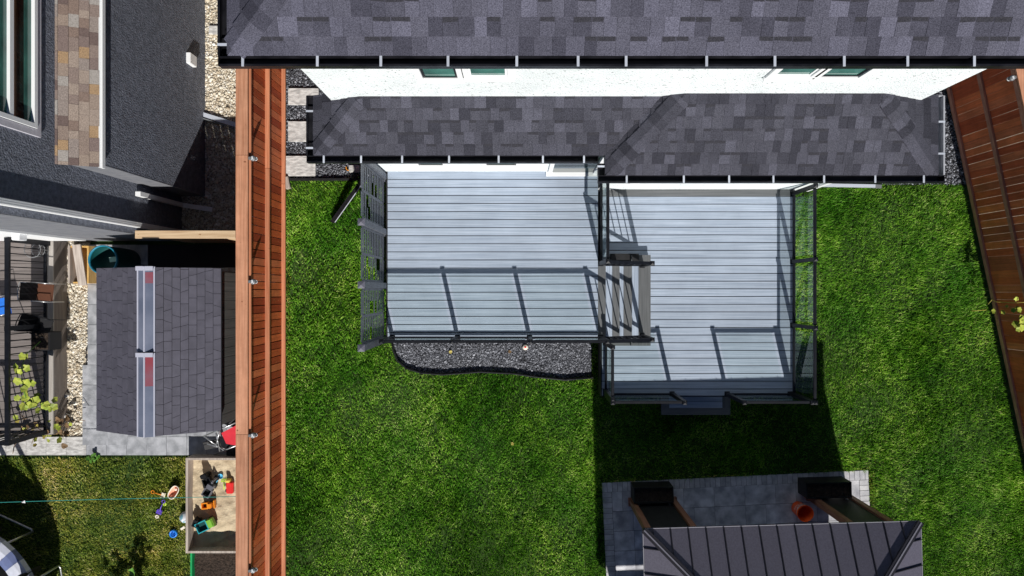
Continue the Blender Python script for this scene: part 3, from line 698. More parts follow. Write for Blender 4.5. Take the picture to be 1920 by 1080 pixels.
# ================================================================== LOWER DECK
LX0, LX1, LY0, LY1 = 1.595, 5.25, -1.985, 1.910
ld = thing('lower_deck', 'lower pale grey composite deck with glass railings and front steps', 'deck', (3.4, 0, 0))
MB().box(LX0+.03, LX1-.03, LY0+.03, LY1-.01, .12, ZL-.028).build('frame', 'joist', ld)
bpiece('border_board', ld, LX0, LX1, LY1-.13, LY1-.002, ZL-.026, ZL+.001, 'deck_border_x')
y = LY1-.136
while y > LY0+.03:
    y0 = max(y-.1315, LY0+.004)
    bpiece('deck_board', ld, LX0+.005, LX1-.025, y0, y, ZL-.026, ZL+random.uniform(-.001,.001), 'deck'); y -= .1455
m = MB().box(LX0-.02, LX0, LY0, LY1-.003, .05, ZL-.004); m.box(LX1-.022, LX1, LY0, LY1-.003, .05, ZL-.004); m.box(LX0, LX1-.022, LY0-.02, LY0, .05, ZL-.005); m.build('fascia', 'black_box', ld)
glass_rail(ld, (5.20,1.83), (5.20,-1.95), ZL, [0,.339,.656,1.0])
glass_rail(ld, (1.665,-1.95), (2.92,-1.95), ZL, [0,1.0]); glass_rail(ld, (3.96,-1.95), (5.155,-1.95), ZL, [0,.995])
glass_rail(ld, (1.665,-.97), (1.665,-1.905), ZL, [.02,.99])
fs = thing('front_step', None, None, (3.43,-2.2,0)); fs.parent = ld; fs.location = Vector((3.43,-2.2,0))-base(ld); BASE[fs] = Vector((3.43,-2.2,0))
MB().box(2.80, 4.07, -2.37, -2.02, 0, .215).build('step_box', 'black_box', fs)
for i in range(2): bpiece('tread_board', fs, 2.925, 3.945, -2.13-.13*i+.004, -2.012-.122*i, .22, .249, 'deck')
bpiece('border_board', fs, 2.77, 4.10, -2.39, -2.262, .22, .25, 'deck_border_x')
bpiece('border_board', fs, 2.77, 2.922, -2.259, -2.012, .22, .25, 'deck_border'); bpiece('border_board', fs, 3.948, 4.10, -2.259, -2.012, .22, .25, 'deck_border')

# ================================================================== CEDAR FENCE (left)
cf = thing('cedar_fence', 'long reddish cedar board fence with flat cap between the two yards', 'fence', (-4.6, -.5, 0))
y = 6.2
while y > -8.2:
    wd = .138; lean = random.uniform(-.004,.004)
    piece('board', cf, (-4.585+random.uniform(-.002,.002), y-wd/2, 1.01), (.020, wd-.012, 1.93), 'cedar', (lean,0,0)); y -= .1405
joints = [6.3, 2.27, -2.41, -6.6, -8.3]
for i in range(4):
    y1, y0 = joints[i]-.003, joints[i+1]+.003
    bpiece('cap_board', cf, -4.716, -4.516, y0, y1, 1.985, 2.022, 'cedar_cap')
    bpiece('top_rail', cf, -4.574, -4.498, y0+.002, y1-.002, 1.885, 1.925, 'cedar_rail')
    bpiece('middle_rail', cf, -4.574, -4.494, y0-.05, y1-.05, 1.00, 1.04, 'cedar_rail')
    bpiece('bottom_rail', cf, -4.574, -4.502, y0-.2, y1-.2, .10, .145, 'cedar_rail')
    MB().box(-4.69, -4.598, y1-.05, y1+.04, 0, 1.98).build('post', 'cedar_rail', cf)
piece('kickboard', cf, (-4.57,-1,.05), (.03, 14, .07), 'grey_wood')

def fence_light(c, d, label):
    """small solar lamp clipped to the fence top, d = outward direction in plan"""
    d = Vector((*d, 0)).normalized(); c = Vector(c); o = thing('fence_light', label, 'lamp', tuple(c), 'solar lamps clipped to the fences')
    MB().beam(c-d*.02, c+d*.04, .05, .09).build('bracket', 'lamp_grey', o, bevel=.006)
    m = MB(); m.lathe((0,0,0), [(.02,-.03),(.045,-.02),(.048,.02),(.04,.032),(.0,.034)], 14); m.v = [tuple(c+d*.055+Vector(v)) for v in m.v]; m.build('head', 'lamp_grey', o, True)
    MB().obox(c+d*.045+Vector((0,0,.036)), (.045,.05,.006), Euler((0,0,.3))).build('solar_cell', 'lamp_lens', o)
    m = MB(); m.lathe((0,0,0), [(.0,-.05),(.03,-.045),(.036,-.03),(.03,-.02)], 12); m.v = [tuple(c+d*.085+Vector(v)) for v in m.v]; m.build('lens', 'lamp_lens', o, True)
for py, lab in ((297,'grey solar lamp on the cedar fence across from the last stepping stone'), (528,'grey solar lamp on the cedar fence above the shed roof corner'),
                (816,'grey solar lamp on the cedar fence above the folded red chair'), (1069,'grey solar lamp on the cedar fence above the dark soil bed')):
    p = P(468, py, 1.95); fence_light((-4.505, p.y, 1.95), (1,0), lab)

# ================================================================== BROWN FENCE (right)
bf = thing('brown_fence', 'shaded dark brown board fence along the far lawn edge', 'fence', tuple(FA))
nrm = Vector((fdir.y, -fdir.x, 0)); nrm = -nrm if nrm.x > 0 else nrm      # towards the lawn
ang = math.atan2(fdir.y, fdir.x)
L0, L1 = -3.2, 12.0; s = L0
while s < L1:
    p = FA+fdir*(s+.07)
    p = p+nrm*random.uniform(-.002,.002)
    piece('board', bf, (p.x, p.y, 1.0), (.138-random.choice((0,.001,.001,.002,.003,.007)), .019, 1.92), 'brown_board', (0,random.uniform(-.0035,.0035),ang)); s += .1402
for z, ht, th, nm in ((.12,.09,.04,'bottom_rail'),(1.02,.09,.04,'middle_rail'),(1.86,.09,.04,'top_rail')):
    for s0, s1 in ((L0,1.1),(1.104,5.9),(5.904,L1)):
        p = FA+fdir*((s0+s1)/2)+nrm*(.012+th/2+.002)
        piece(nm, bf, (p.x,p.y,z), (s1-s0, th, ht), 'brown_rail', (0,0,ang))
for s0, s1 in ((L0,1.1),(1.104,5.9),(5.904,L1)):
    p = FA+fdir*((s0+s1)/2); piece('cap_board', bf, (p.x,p.y,1.985), (s1-s0,.19,.036), 'cedar_cap', (0,0,ang))
    p = FA+fdir*s0-nrm*.06; piece('post', bf, (p.x,p.y,.98), (.09,.09,1.95), 'brown_rail', (0,0,ang))
sp_ = [FA+fdir*L0-nrm*.10, FA+fdir*L1-nrm*.10, FA+fdir*L1-nrm*2.2, FA+fdir*L0-nrm*2.2]
struct(MB().prism([(p.x,p.y) for p in sp_], -.015, .01).build('side_path', 'gravel_base_light'), 'bare pale ground strip beyond the brown fence', 'path')
q = P(1897,147,1.9); t = (q-FA).dot(fdir); q = FA+fdir*t+nrm*.09
fence_light((q.x,q.y,1.93), nrm[:2], 'grey solar lamp on the shaded brown fence')

# ================================================================== PATIO AND GAZEBO
pa = thing('patio', 'patio of grey slabs with a brick border under the gazebo', 'patio', tuple(gz_o), kind='structure')
BASE[pa] = Vector((0,0,0)); pa.location = (0,0,0)
MB().box(.005, PW-.005, -PD+.005, -.005, -.04, .012).build('joint_bed', 'joint', pa)
bw, bl = .101, .187
a = 0
while a < PW-.01: bpiece('brick', pa, a+.004, min(a+bw, PW)-.004, -bl+.004, -.002, .0, .024+random.uniform(-.002,.002), 'patio_brick'); a += bw
b = -bl
while b > -PD:
    for a0 in (0, PW-bl): bpiece('brick', pa, a0+.004, a0+bl-.004, b-.104+.004, b-.004, .0, .024+random.uniform(-.002,.002), 'patio_brick')
    b -= .104
b = -bl; row = 0
while b > -PD+.1:
    a = bl; first = True
    while a < PW-bl-.01:
        wd = random.choice((.40,.60,.60,.40)) if not first else random.choice((.40,.20+.2*(row % 2)))
        e = min(a+wd, PW-bl)
        if PW-bl-e < .12: e = PW-bl
        bpiece('slab', pa, a+.003, e-.003, max(b-.385, -PD)+.004, b-.002, .0, .022+random.uniform(-.002,.002), 'patio_paver'); a = e; first = False
    b -= .388; row += 1
pa.location = gz_o; pa.rotation_euler = (0,0,gz_a)

gw, gd, ge, gs = 4.52, 4.12, 2.3, .46
nw = P(1207, 993, ge); g_ang = R(1.6)
gz = thing('gazebo', 'wooden gazebo with dark standing seam metal hip roof', 'gazebo', (0,0,0))
MB().box(.0, gw, -.05, .0, ge-.09, ge-.012).box(.0, gw, -gd, -gd+.05, ge-.09, ge-.012).box(0, .05, -gd+.05, -.05, ge-.09, ge-.012).box(gw-.05, gw, -gd+.05, -.05, ge-.09, ge-.012).build('eave_trim', 'gazebo_seam', gz)
grf = MB(); hd = gd/2; zr = ge+gs*hd
grf.add([(0,0,ge-.01),(gw,0,ge-.01),(gw,-gd,ge-.01),(0,-gd,ge-.01),(hd,-hd,zr-.01),(gw-hd,-hd,zr-.01)], [(0,1,5,4),(1,2,5),(2,3,4,5),(3,0,4)])
gro = grf.build('roof', 'gazebo_seam', gz)
sides = [(Slope((0,0),(1,0),(0,-1),ge,gs), [(0,0),(gw,0),(gw-hd,-hd),(hd,-hd)], gw, .147),
         (Slope((0,-gd),(1,0),(0,1),ge,gs), [(0,-gd),(gw,-gd),(gw-hd,-hd),(hd,-hd)], gw, .147),
         (Slope((0,0),(0,-1),(1,0),ge,gs), [(0,0),(hd,-hd),(0,-gd)], gd, .30), (Slope((gw,0),(0,-1),(-1,0),ge,gs), [(gw,0),(gw,-gd),(gw-hd,-hd)], gd, .28)]
for sl, plan, LL, st0 in sides:
    cv = sl.conv(plan); stp = .29 if LL == gw else .42; a = st0-stp
    while a < LL:
        poly = clip([(a+.004,-.01),(a+stp-.004,-.01),(a+stp-.004,3),(a+.004,3)], cv)
        if len(poly) > 2 and area(poly) > 1e-3:
            sl.plate(poly, .006, .006, M['gazebo_roof'], 'panel', gro)
            mx_b = max((p[1] for p in poly), default=0)
        for e in (a+stp,):
            rib = clip([(e-.0065,0),(e+.0065,0),(e+.0065,3),(e-.0065,3)], cv)
            if len(rib) > 2 and area(rib) > 3e-4: sl.plate(rib, .03, .03, M['gazebo_seam'], 'seam', gro)
        a += stp
    m = MB(); m.beam(sl.pt(0.02,-.012,.004), sl.pt(LL-.02,-.012,.004), .013, .014); m.build('drip_edge', 'gazebo_edge', gro)
for c0, c1 in (((0,0,ge),(hd,-hd,zr)),((gw,0,ge),(gw-hd,-hd,zr)),((0,-gd,ge),(hd,-hd,zr)),((gw,-gd,ge),(gw-hd,-hd,zr)),((hd,-hd,zr),(gw-hd,-hd,zr))):
    c0 = Vector(c0)+Vector((0,0,.02)); c1 = Vector(c1)+Vector((0,0,.02)); MB().beam(c0, c1, .11, .03).build('hip_trim', 'gazebo_seam', gro)
    MB().beam(c0+Vector((0,0,.018)), c1+Vector((0,0,.018)), .022, .014).build('hip_bead', 'gazebo_edge', gro)
gpx = [.17, .96, gw-.87, gw-.17]
for yb in (-.22, -gd+.22):
    for x in gpx:
        MB().box(x-.055, x+.055, yb-.055, yb+.055, 0, ge-.1).build('post', 'brown_post', gz, bevel=.006)
        MB().box(x-.075, x+.075, yb-.075, yb+.075, .0, .10).build('post_foot', 'brown_post', gz)
    for x0, x1 in ((gpx[0],gpx[1]),(gpx[2],gpx[3])):
        MB().box(x0+.06, x1-.06, yb-.012, yb+.012, .10, 1.95).build('dark_panel', 'black_box', gz)
        for xx in (x0+.08, x1-.12): MB().box(xx-.02, xx+.02, yb+.013, yb+.028, .30, .36).build('bracket', 'steel', gz)
    MB().box(.08, gw-.08, yb-.06, yb+.06, ge-.1, ge-.09+.07).build('beam', 'brown_post', gz)
for x in (gpx[0], gpx[-1]):
    MB().box(x-.06, x+.06, -gd+.29, -.29, ge-.1, ge-.03).build('beam', 'brown_post', gz)
    for yb, sg in ((-.28,-1),(-gd+.28,1)): MB().beam((x,yb,1.45),(x,yb+sg*.75,ge-.12),.08,.08,(1,0,0)).build('knee_brace', 'brown_post', gz)
def gw_pt(x, y, z=0):
    return Vector((nw.x+x*math.cos(g_ang)-y*math.sin(g_ang), nw.y+x*math.sin(g_ang)+y*math.cos(g_ang), z))
gz.location = (nw.x, nw.y, 0); gz.rotation_euler = (0,0,g_ang)
for x0, x1, lab in ((.15,.90,'low black planter box behind the gazebo posts with sunlit end'), (gw-1.10,gw-.24,'low black planter box behind the gazebo posts near the orange bucket')):
    c = gw_pt((x0+x1)/2, .01); o = thing('planter_box', lab, 'planter', (c.x,c.y,.024), 'black planter boxes at the gazebo'); BASE[o] = Vector((0,0,0))
    hx = (x1-x0)/2; hy = .15
    for q in ((-hx,hx,-hy,-hy+.02),(-hx,hx,hy-.02,hy),(-hx,-hx+.02,-hy+.02,hy-.02),(hx-.02,hx,-hy+.02,hy-.02)): MB().box(*q, 0, .42).build('side_panel', 'black_box', o)
    MB().box(-hx+.02,hx-.02,-hy+.02,hy-.02,.0,.36).build('soil_fill', 'soil', o); o.rotation_euler = (0,0,g_ang)

# orange bucket with white print
bc = P(1496, 952, .022); bk = thing('bucket', 'orange plastic bucket with white print on the patio', 'bucket', (bc.x,bc.y,.026))
pr = [(.128,0),(.130,.01),(.148,.34),(.158,.345),(.158,.37),(.152,.372),(.146,.366),(.125,.02),(0,.018)]
MB().lathe((bc.x,bc.y,.026), [(0,0)]+pr, 28).build('pail', 'bucket', bk, True)
hb = MB().tube([(bc.x+.155*math.cos(a), bc.y+.155*math.sin(a)*.98, .026+.33-.16*math.sin(a/1.0)*0-.05*abs(math.sin(a))) for a in [math.pi*.0+math.pi*i/12 for i in range(13)]], .004, 6); hb.build('handle', 'steel', bk, True)
def bucket_print(text, z, size, a0):
    cu = bpy.data.curves.new('print', 'FONT'); cu.body = text; cu.size = size; cu.align_x = 'CENTER'; cu.extrude = .0008
    tmp = bpy.data.objects.new('print_tmp', cu); C.objects.link(tmp); bpy.context.view_layer.update()
    dg = bpy.context.evaluated_depsgraph_get(); me = bpy.data.meshes.new_from_object(tmp.evaluated_get(dg)); bpy.data.objects.remove(tmp)
    for v in me.vertices:
        zz = z+v.co.y; r_ = .1295+.0185*zz/.34+.0015+v.co.z; th = a0+v.co.x/r_
        v.co = (r_*math.cos(th), r_*math.sin(th), zz)
    me.materials.append(M['print_white']); o = bpy.data.objects.new('print', me); link(o, bk); return o
bucket_print("Let's", .24, .075, R(120)); bucket_print("DO THIS.", .165, .07, R(120))
fr = MB()
for aa, ab, za, zb in ((85,155,.31,.31),(85,85,.27,.31),(155,155,.27,.31)):
    n_ = 8
    for i in range(n_):
        t0, t1 = i/n_, (i+1)/n_; A = R(aa+(ab-aa)*t0); B = R(aa+(ab-aa)*t1); zA = za+(zb-za)*t0; zB = za+(zb-za)*t1
        rA = .1295+.0185*zA/.34+.002; rB = .1295+.0185*zB/.34+.002
        fr.beam((rA*math.cos(A),rA*math.sin(A),zA),(rB*math.cos(B),rB*math.sin(B),zB),.004,.004)
BASE_bk = BASE[bk]; BASE[bk] = Vector((0,0,0)); fr.build('print_border', 'print_white', bk); BASE[bk] = BASE_bk

# ================================================================== DARK HOUSE (left)
NX, NYc = -6.57, .985
nh = thing('dark_house', 'dark stucco house with tan skirt roof and white downspouts', 'house', (-9, 4, 0))
MB().box(-14, NX, NYc, 12, -.1, 6.4).build('wall', 'dark_stucco', nh)
MB().box(-14, NX-.003, NYc-.012, NYc, -.05, 6.3).build('south_face', 'grey_render', nh)
MB().box(NX, -6.11, 1.86, 12, -.1, 3.52).build('bay_wall', 'dark_stucco', nh)
MB().box(NX-.0, -6.108, 1.848, 1.86, -.05, 3.51).build('bay_end', 'grey_render', nh)
MB().box(-14.2, NX+.25, NYc-.25, 12.2, 6.4, 6.55).build('eave', 'white_trim', nh)
rp = MB().add([(-14.3,NYc-.3,6.55),(NX+.3,NYc-.3,6.55),(NX+.3,12.3,6.55),(-14.3,12.3,6.55),(-10.2,4.8,8.4),(-10.2,8.4,8.4)], [(0,1,4),(1,2,5,4),(2,3,5),(3,0,4,5),(3,2,1,0)]); rp.build('roof', 'underlay', nh)
sk = Slope((-6.085,1.80),(0,1),(-1,0),3.57,.5)
skp = [(-6.085,1.80),(-6.085,6.6),(NX-.005,6.6),(NX-.005,1.80)]
sko = roof_part('skirt_roof', [zpl(skp, sk)], '', 0, nh)
shingles(sko, sk, skp, .115, M['tan_shingle'], .11, .24)
MB().box(-6.108,-6.085,1.80,6.6,3.48,3.56).build('fascia', 'white_trim', nh)
MB().box(-6.083,-6.04,1.79,6.6,3.50,3.572).box(-6.09,-6.072,1.79,6.6,3.573,3.586).build('gutter', 'white_trim', nh)
# ribbed downspouts
def spout(x, y, z0, z1):
    m = MB().box(x, x+.075, y-.045, y+.045, z0, z1)
    for q in (-.03, 0, .03): m.box(x+.075, x+.081, y+q-.007, y+q+.007, z0, z1)
    o = m.build('downspout', 'white_trim', nh); return o
spout(NX+.002, 1.13, .25, 6.3)
MB().beam((NX+.04,1.13,.27),(NX+.28,1.13,.06),.085,.07).build('downspout_elbow', 'white_trim', nh)
MB().beam((-6.50,1.66,1.75),(-6.50,1.66,.15),.075,.09,(1,0,0)).build('downspout', 'white_trim', nh)
MB().beam((-6.50,1.66,.17),(-5.95,1.58,.05),.09,.07).build('downspout_elbow', 'white_trim', nh)
bx = P(374, 96, .95); MB().box(-6.11, -6.03, 4.2-.0, 4.2+.2, .55, .82).build('meter_box', 'white_trim', nh, bevel=.008)
# window
wy0, wy1, wz0 = 2.10, 5.6, 4.17
wf = MB(); wf.box(NX, NX+.04, wy0, wy1, wz0, wz0+.09); wf.box(NX, NX+.04, wy0, wy0+.09, wz0+.09, 6.2); wo = wf.build('window', 'grey_trim' if 'grey_trim' in M else simple('grey_trim',(.46,.45,.50)), nh)
MB().box(NX, NX+.06, wy0+.10, wy1, wz0+.10, wz0+.16).box(NX, NX+.06, wy0+.10, wy0+.16, wz0+.16, 6.2).build('sash', 'white_trim', wo)
MB().box(NX, NX+.055, wy0+.16, wy1, wz0+.55, wz0+.62).build('transom', 'white_trim', wo)
MB().box(NX, NX+.012, wy0+.16, wy1, wz0+.16, wz0+.30).build('pane', 'win_glass', wo)
MB().box(NX, NX+.010, wy0+.16, wy1, wz0+.30, wz0+.55).build('pane', 'win_dark', wo)
MB().box(NX, NX+.012, wy0+.16, wy1, wz0+.62, 6.2).build('pane', 'win_glass', wo)
# south door trim and wall lamp
MB().box(-9.9,-8.15,NYc-.045,NYc-.012,.5,2.75).build('door', 'white_trim', nh); lamp = MB().box(-8.35,-8.22,NYc-.15,NYc-.012,2.0,2.2).build('wall_lamp', 'white_trim', nh, bevel=.01)

# gate fence between house and cedar fence
gt = thing('gate_fence', 'narrow pale pine fence closing the pebble passage', 'fence', (-5.5,.94,0))
bpiece('cap_board', gt, -6.40, -4.72, .875, 1.005, 1.99, 2.025, 'pine')
for i in range(11): bpiece('board', gt, -6.36+.15*i, -6.36+.15*i+.143, .93, .95, .05, 1.985, 'pine')
for z in (.3, 1.6): bpiece('rail', gt, -6.36, -4.74, .951, .99, z, z+.09, 'pine')

# ================================================================== SHED
sh = thing('shed', 'grey plastic garden shed with shingle pattern roof and clear ridge strip', 'shed', (-6.05,-1.0,0))
sx0, sx1, sy0, sy1, srx = -7.13, -5.02, -2.37, .38, -6.03
se, sr_ = 1.88, 2.42; slp = (sr_-se)/(sx1-srx); slp2 = (sr_-se)/(srx-sx0)
MB().box(sx0+.09, sx1-.09, sy0+.06, sy1-.06, .03, se-.02).build('wall_core', 'shed_groove', sh)
y = sy1-.055
while y > sy0+.08:
    bpiece('wall_plank', sh, sx1-.092, sx1-.078, max(y-.165, sy0+.06), y-.006, .04, se-.03, 'shed_wall'); bpiece('wall_plank', sh, sx0+.078, sx0+.092, max(y-.165, sy0+.06), y-.006, .04, se-.03, 'shed_wall'); y -= .165
for yy, nm in ((sy0+.05,'gable'),(sy1-.062,'gable')):
    MB().add([(sx0+.08,yy,se-.03),(sx1-.08,yy,se-.03),(srx,yy,sr_-.03),(sx0+.08,yy+.012,se-.03),(sx1-.08,yy+.012,se-.03),(srx,yy+.012,sr_-.03)], [(0,1,2),(5,4,3),(0,3,4,1),(1,4,5,2),(2,5,3,0)]).build(nm, 'shed_wall', sh)
for yy in (sy0+.045, sy1-.057):
    x = sx0+.1
    while x < sx1-.12: bpiece('wall_plank', sh, x, min(x+.16, sx1-.095), yy, yy+.012, .04, se-.035, 'shed_wall'); x += .166
rfS = MB().add([(sx0,sy0,se-.012),(srx,sy0,sr_-.012),(sx1,sy0,se-.012),(sx1,sy1,se-.012),(srx,sy1,sr_-.012),(sx0,sy1,se-.012),
                (sx0,sy0,se-.04),(srx,sy0,sr_-.04),(sx1,sy0,se-.04),(sx1,sy1,se-.04),(srx,sy1,sr_-.04),(sx0,sy1,se-.04)],
               [(0,1,4,5),(1,2,3,4),(6,11,10,7),(7,10,9,8),(0,6,7,1),(1,7,8,2),(3,9,10,4),(4,10,11,5),(2,8,9,3),(0,5,11,6)]).build('roof', 'shed_groove', sh)
for (sl, ncol, half) in ((Slope((sx1,sy0),(0,1),(-1,0),se,slp), 8, sx1-srx-.13), (Slope((sx0,sy0),(0,1),(1,0),se,slp2), 8, srx-sx0-.13)):
    cw = half/ncol; Ln = sy1-sy0
    for c in range(ncol):
        a = -random.uniform(0, .2); b0, b1 = c*cw, (c+1)*cw; sk0 = 0
        while a < Ln:
            wd = random.choice((.15,.17,.19,.21,.24)); sk1 = random.choice((-.022,0,0,.022,.014))
            poly = clip([(a+sk0,b0+.003),(a+wd+sk1-.006,b0+.003),(a+wd-sk1-.006,b1-.003),(a-sk0,b1-.003)], [(0,0),(Ln,0),(Ln,half),(0,half)])
            if len(poly) > 2 and area(poly) > 1e-3: sl.plate(poly, .004+random.uniform(0,.002), .002+random.uniform(0,.002), M['shed_roof'], 'roof_tile', rfS, t_bot=-.012)
            a += wd; sk0 = sk1
ymid = P(0, 660, 2.45).y
for ya, yb in ((sy0-.005, ymid-.02),(ymid, sy1+.01)):
    sk_ = MB().add([(srx-.13,ya,sr_-.045),(srx,ya,sr_+.012),(srx+.13,ya,sr_-.045),(srx-.13,yb,sr_-.045),(srx,yb,sr_+.012),(srx+.13,yb,sr_-.045)], [(0,1,4,3),(1,2,5,4),(0,2,1),(3,4,5)]).build('ridge_skylight', 'skylight', rfS)
    for x, z in ((srx-.135,sr_-.04),(srx,sr_+.016),(srx+.135,sr_-.04)): MB().beam((x,ya,z),(x,yb,z),.022,.018).build('skylight_bar', 'skylight_frame', rfS)
    MB().beam((srx-.14,yb-.03,sr_+.012),(srx+.14,yb-.03,sr_+.012),.07,.02).build('skylight_cap', 'skylight_frame', rfS)
for ya, yb in ((.12,.30),(-1.55,-1.05)):
    MB().add([(srx+.012,ya,sr_+.010),(srx+.118,ya,sr_-.036),(srx+.118,yb,sr_-.036),(srx+.012,yb,sr_+.010)], [(0,1,2,3)]).build('red_patch', 'skylight_red', rfS)  # plain red patches on one side of the ridge skylight

# ================================================================== NEIGHBOUR PAVING
pv = thing('paving', 'grey concrete paver path around the plastic shed', 'paving', (-6.6,-1,0), kind='structure')
MB().prism([(-8.40,.9),(-4.72,.9),(-4.72,-3.22),(-11.5,-3.22),(-11.5,-2.87),(-8.49,-2.87)], -.03, .012).build('joint_bed', 'joint', pv)
y = .9
while y > -2.8:
    for x in (-8.40,-8.006,-7.612): 
        xo = -.10*(1 if y < -1.2 and x < -8.3 else 0)
        bpiece('paver', pv, x+.003+xo, x+.389, y-.388, y-.003, .0, .04+random.uniform(-.002,.002), 'paver')
    y -= .392
x = -9.6-.392*5
while x < -4.75:
    e = min(x+.392, -4.72)
    bpiece('paver', pv, x+.003, e-.003, -3.215, -2.858, 0, .04+random.uniform(-.002,.002), 'paver' if x > -8.7 else 'stone_pale')
    bpiece('paver', pv, max(x,-8.5)+.003, max(e,-8.2)-.003, -2.852, -2.465, 0, .04+random.uniform(-.002,.002), 'paver') if x > -8.6 else None
    x += .392
x = -7.21
while x < -4.8:
    for yy in (-2.06, .45): bpiece('paver', pv, x+.003, min(x+.392,-4.73)-.003, yy-.388, yy, 0, .04, 'paver')
    x += .392

# rain barrel, timber box, leaning boards
c = P(193, 487, .90); rb = thing('rain_barrel', 'round teal barrel with paper scrap inside next to shed', 'barrel', (c.x,c.y,.04))
simple('teal', (.012,.17,.26)); simple('teal_dark', (.004,.055,.055)); simple('paper_green', (.42,.62,.52))
MB().lathe((c.x,c.y,.04), [(0,0),(.24,0),(.25,.3),(.255,.6),(.255,.80)], 30).build('drum', 'teal_dark', rb, True)  # the shed's shade is put into the drum colour, darker than the rim
MB().lathe((c.x,c.y,.04), [(.255,.80),(.262,.82),(.27,.84),(.27,.875),(.248,.875),(.245,.83)], 30).build('rim', 'teal', rb, True)
MB().lathe((c.x,c.y,.04), [(.247,.86),(.245,.45),(.0,.43)], 30).build('inside', 'teal_dark', rb, True)
MB().obox((c.x+.07,c.y+.02,.66), (.17,.09,.006), Euler((.1,.1,.15))).build('paper_scrap', 'paper_green', rb)
bx_ = thing('timber_box', 'yellow plywood box with weathered board on the pebble strip', 'planter', (-8.62,.55,0))
a = P(128,458,.3); b = P(175,532,.3)
X0, X1, Y0_, Y1_ = -8.60, -8.22, .14, .86
MB().box(X0,X0+.035,Y0_,Y1_,.02,.33).build('side_board', 'grey_wood', bx_); MB().box(X1-.03,X1,Y0_,Y1_,.02,.30).build('side_board', 'yellow_ply', bx_)
MB().box(X0+.035,X1-.03,Y1_-.03,Y1_,.02,.30).build('end_board', 'yellow_ply', bx_); MB().box(X0+.035,X1-.03,Y0_,Y0_+.03,.02,.22).build('end_board', 'yellow_ply', bx_)
MB().box(X0+.035,X1-.03,Y0_+.03,Y1_-.03,.05,.07).build('floor_board', 'yellow_ply', bx_)
MB().beam((-8.43,.88,.335),(-8.36,.10,.25),.16,.03).build('loose_board', 'grey_wood', bx_)

# ================================================================== NEIGHBOUR DECK
NDX, NDZ, NDY0, NDY1 = -8.80, .45, -2.72, .95
nd = thing('taupe_deck', 'taupe board deck with black baluster railing beside the dark house', 'deck', (-10,-.9,0))
MB().box(-13.2, NDX-.03, NDY0, NDY1, .05, NDZ-.03).build('frame', 'joist', nd)
y = NDY1
while y > NDY0+.02: bpiece('deck_board', nd, -13.2, NDX-.13, max(y-.139,NDY0), y, NDZ-.028, NDZ, 'deck_taupe'); y -= .1455
bpiece('border_board', nd, NDX-.125, NDX, NDY0, NDY1, NDZ-.028, NDZ+.003, 'taupe_light')
bpiece('fascia', nd, NDX-.025, NDX-.004, NDY0, NDY1, .02, NDZ-.03, 'taupe_trim'); bpiece('fascia', nd, -13.2, NDX-.03, NDY0-.02, NDY0-.001, .02, NDZ-.004, 'taupe_trim')
for i, z in enumerate((.1,.35)):
    pass
nr = thing('railing', None, None, (NDX-.09,-.9,NDZ)); nr.parent = nd; nr.location = Vector((NDX-.09,-.9,NDZ))-base(nd); BASE[nr] = Vector((NDX-.09,-.9,NDZ))
RXn = NDX-.09; rh = 1.08
MB().beam((RXn,NDY0+.05,NDZ+rh),(RXn,NDY1-.05,NDZ+rh),.075,.05).build('top_rail', 'black_metal', nr)
MB().beam((RXn,NDY0+.05,NDZ+.09),(RXn,NDY1-.05,NDZ+.09),.05,.04).build('bottom_rail', 'black_metal', nr)
MB().beam((RXn,NDY0+.06,NDZ+rh),(-13,NDY0+.06,NDZ+rh),.07,.05).build('top_rail', 'black_metal', nr)
MB().beam((RXn,NDY0+.06,NDZ+.09),(-13,NDY0+.06,NDZ+.09),.05,.04).build('bottom_rail', 'black_metal', nr)
for yy in (NDY1-.06, -.66, NDY0+.06): MB().box(RXn-.04,RXn+.04,yy-.04,yy+.04,NDZ,NDZ+rh+.03).build('post', 'black_metal', nr)
y = NDY1-.18
while y > NDY0+.12: MB().box(RXn-.009,RXn+.009,y-.009,y+.009,NDZ+.1,NDZ+rh-.02).build('baluster', 'black_metal', nr); y -= .118
x = RXn-.12
while x > -11.2: MB().box(x-.009,x+.009,NDY0+.051,NDY0+.069,NDZ+.1,NDZ+rh-.02).build('baluster', 'black_metal', nr); x -= .118

def patio_chair(c, yaw, label, fabric, frame='steel', arms=True):
    o = thing('patio_chair', label, 'chair', c); o.scale = (.68,.68,.68); BASE[o] = Vector((0,0,0)); o.rotation_euler = (0,0,yaw)
    MB().obox((0,0,.42), (.46,.44,.02), Euler((R(4),0,0))).build('seat', fabric, o, bevel=.006)
    MB().obox((0,.27,.68), (.46,.02,.52), Euler((R(-14),0,0))).build('backrest', 'chair_black' if fabric == 'chair_brown' else fabric, o, bevel=.006)
    for s_ in (-1,1):
        MB().tube([(s_*.25,-.27,0),(s_*.25,-.20,.40),(s_*.25,-.22,.62),(s_*.25,.22,.64)], .013, 6).build('leg', frame, o, True)
        MB().tube([(s_*.24,.30,0),(s_*.24,.22,.42),(s_*.24,.34,.96)], .013, 6).build('leg', frame, o, True)
    MB().tube([(-.24,.34,.96),(0,.36,.975),(.24,.34,.96)], .013, 6).build('back_bar', frame, o, True)
    return o
simple('chair_brown', (.085,.03,.014), .8); simple('chair_black', (.012,.012,.014), .7); simple('chair_blue', (.02,.16,.62), .6)
p = P(70,548,NDZ+.5); patio_chair((p.x,p.y,NDZ), R(85), 'brown seated metal chair on the taupe deck behind the railing', 'chair_brown')
p = P(66,612,NDZ+.5); patio_chair((p.x,p.y,NDZ), R(70), 'black metal frame chair on the taupe deck between brown chair and pot', 'chair_black', 'black_metal')
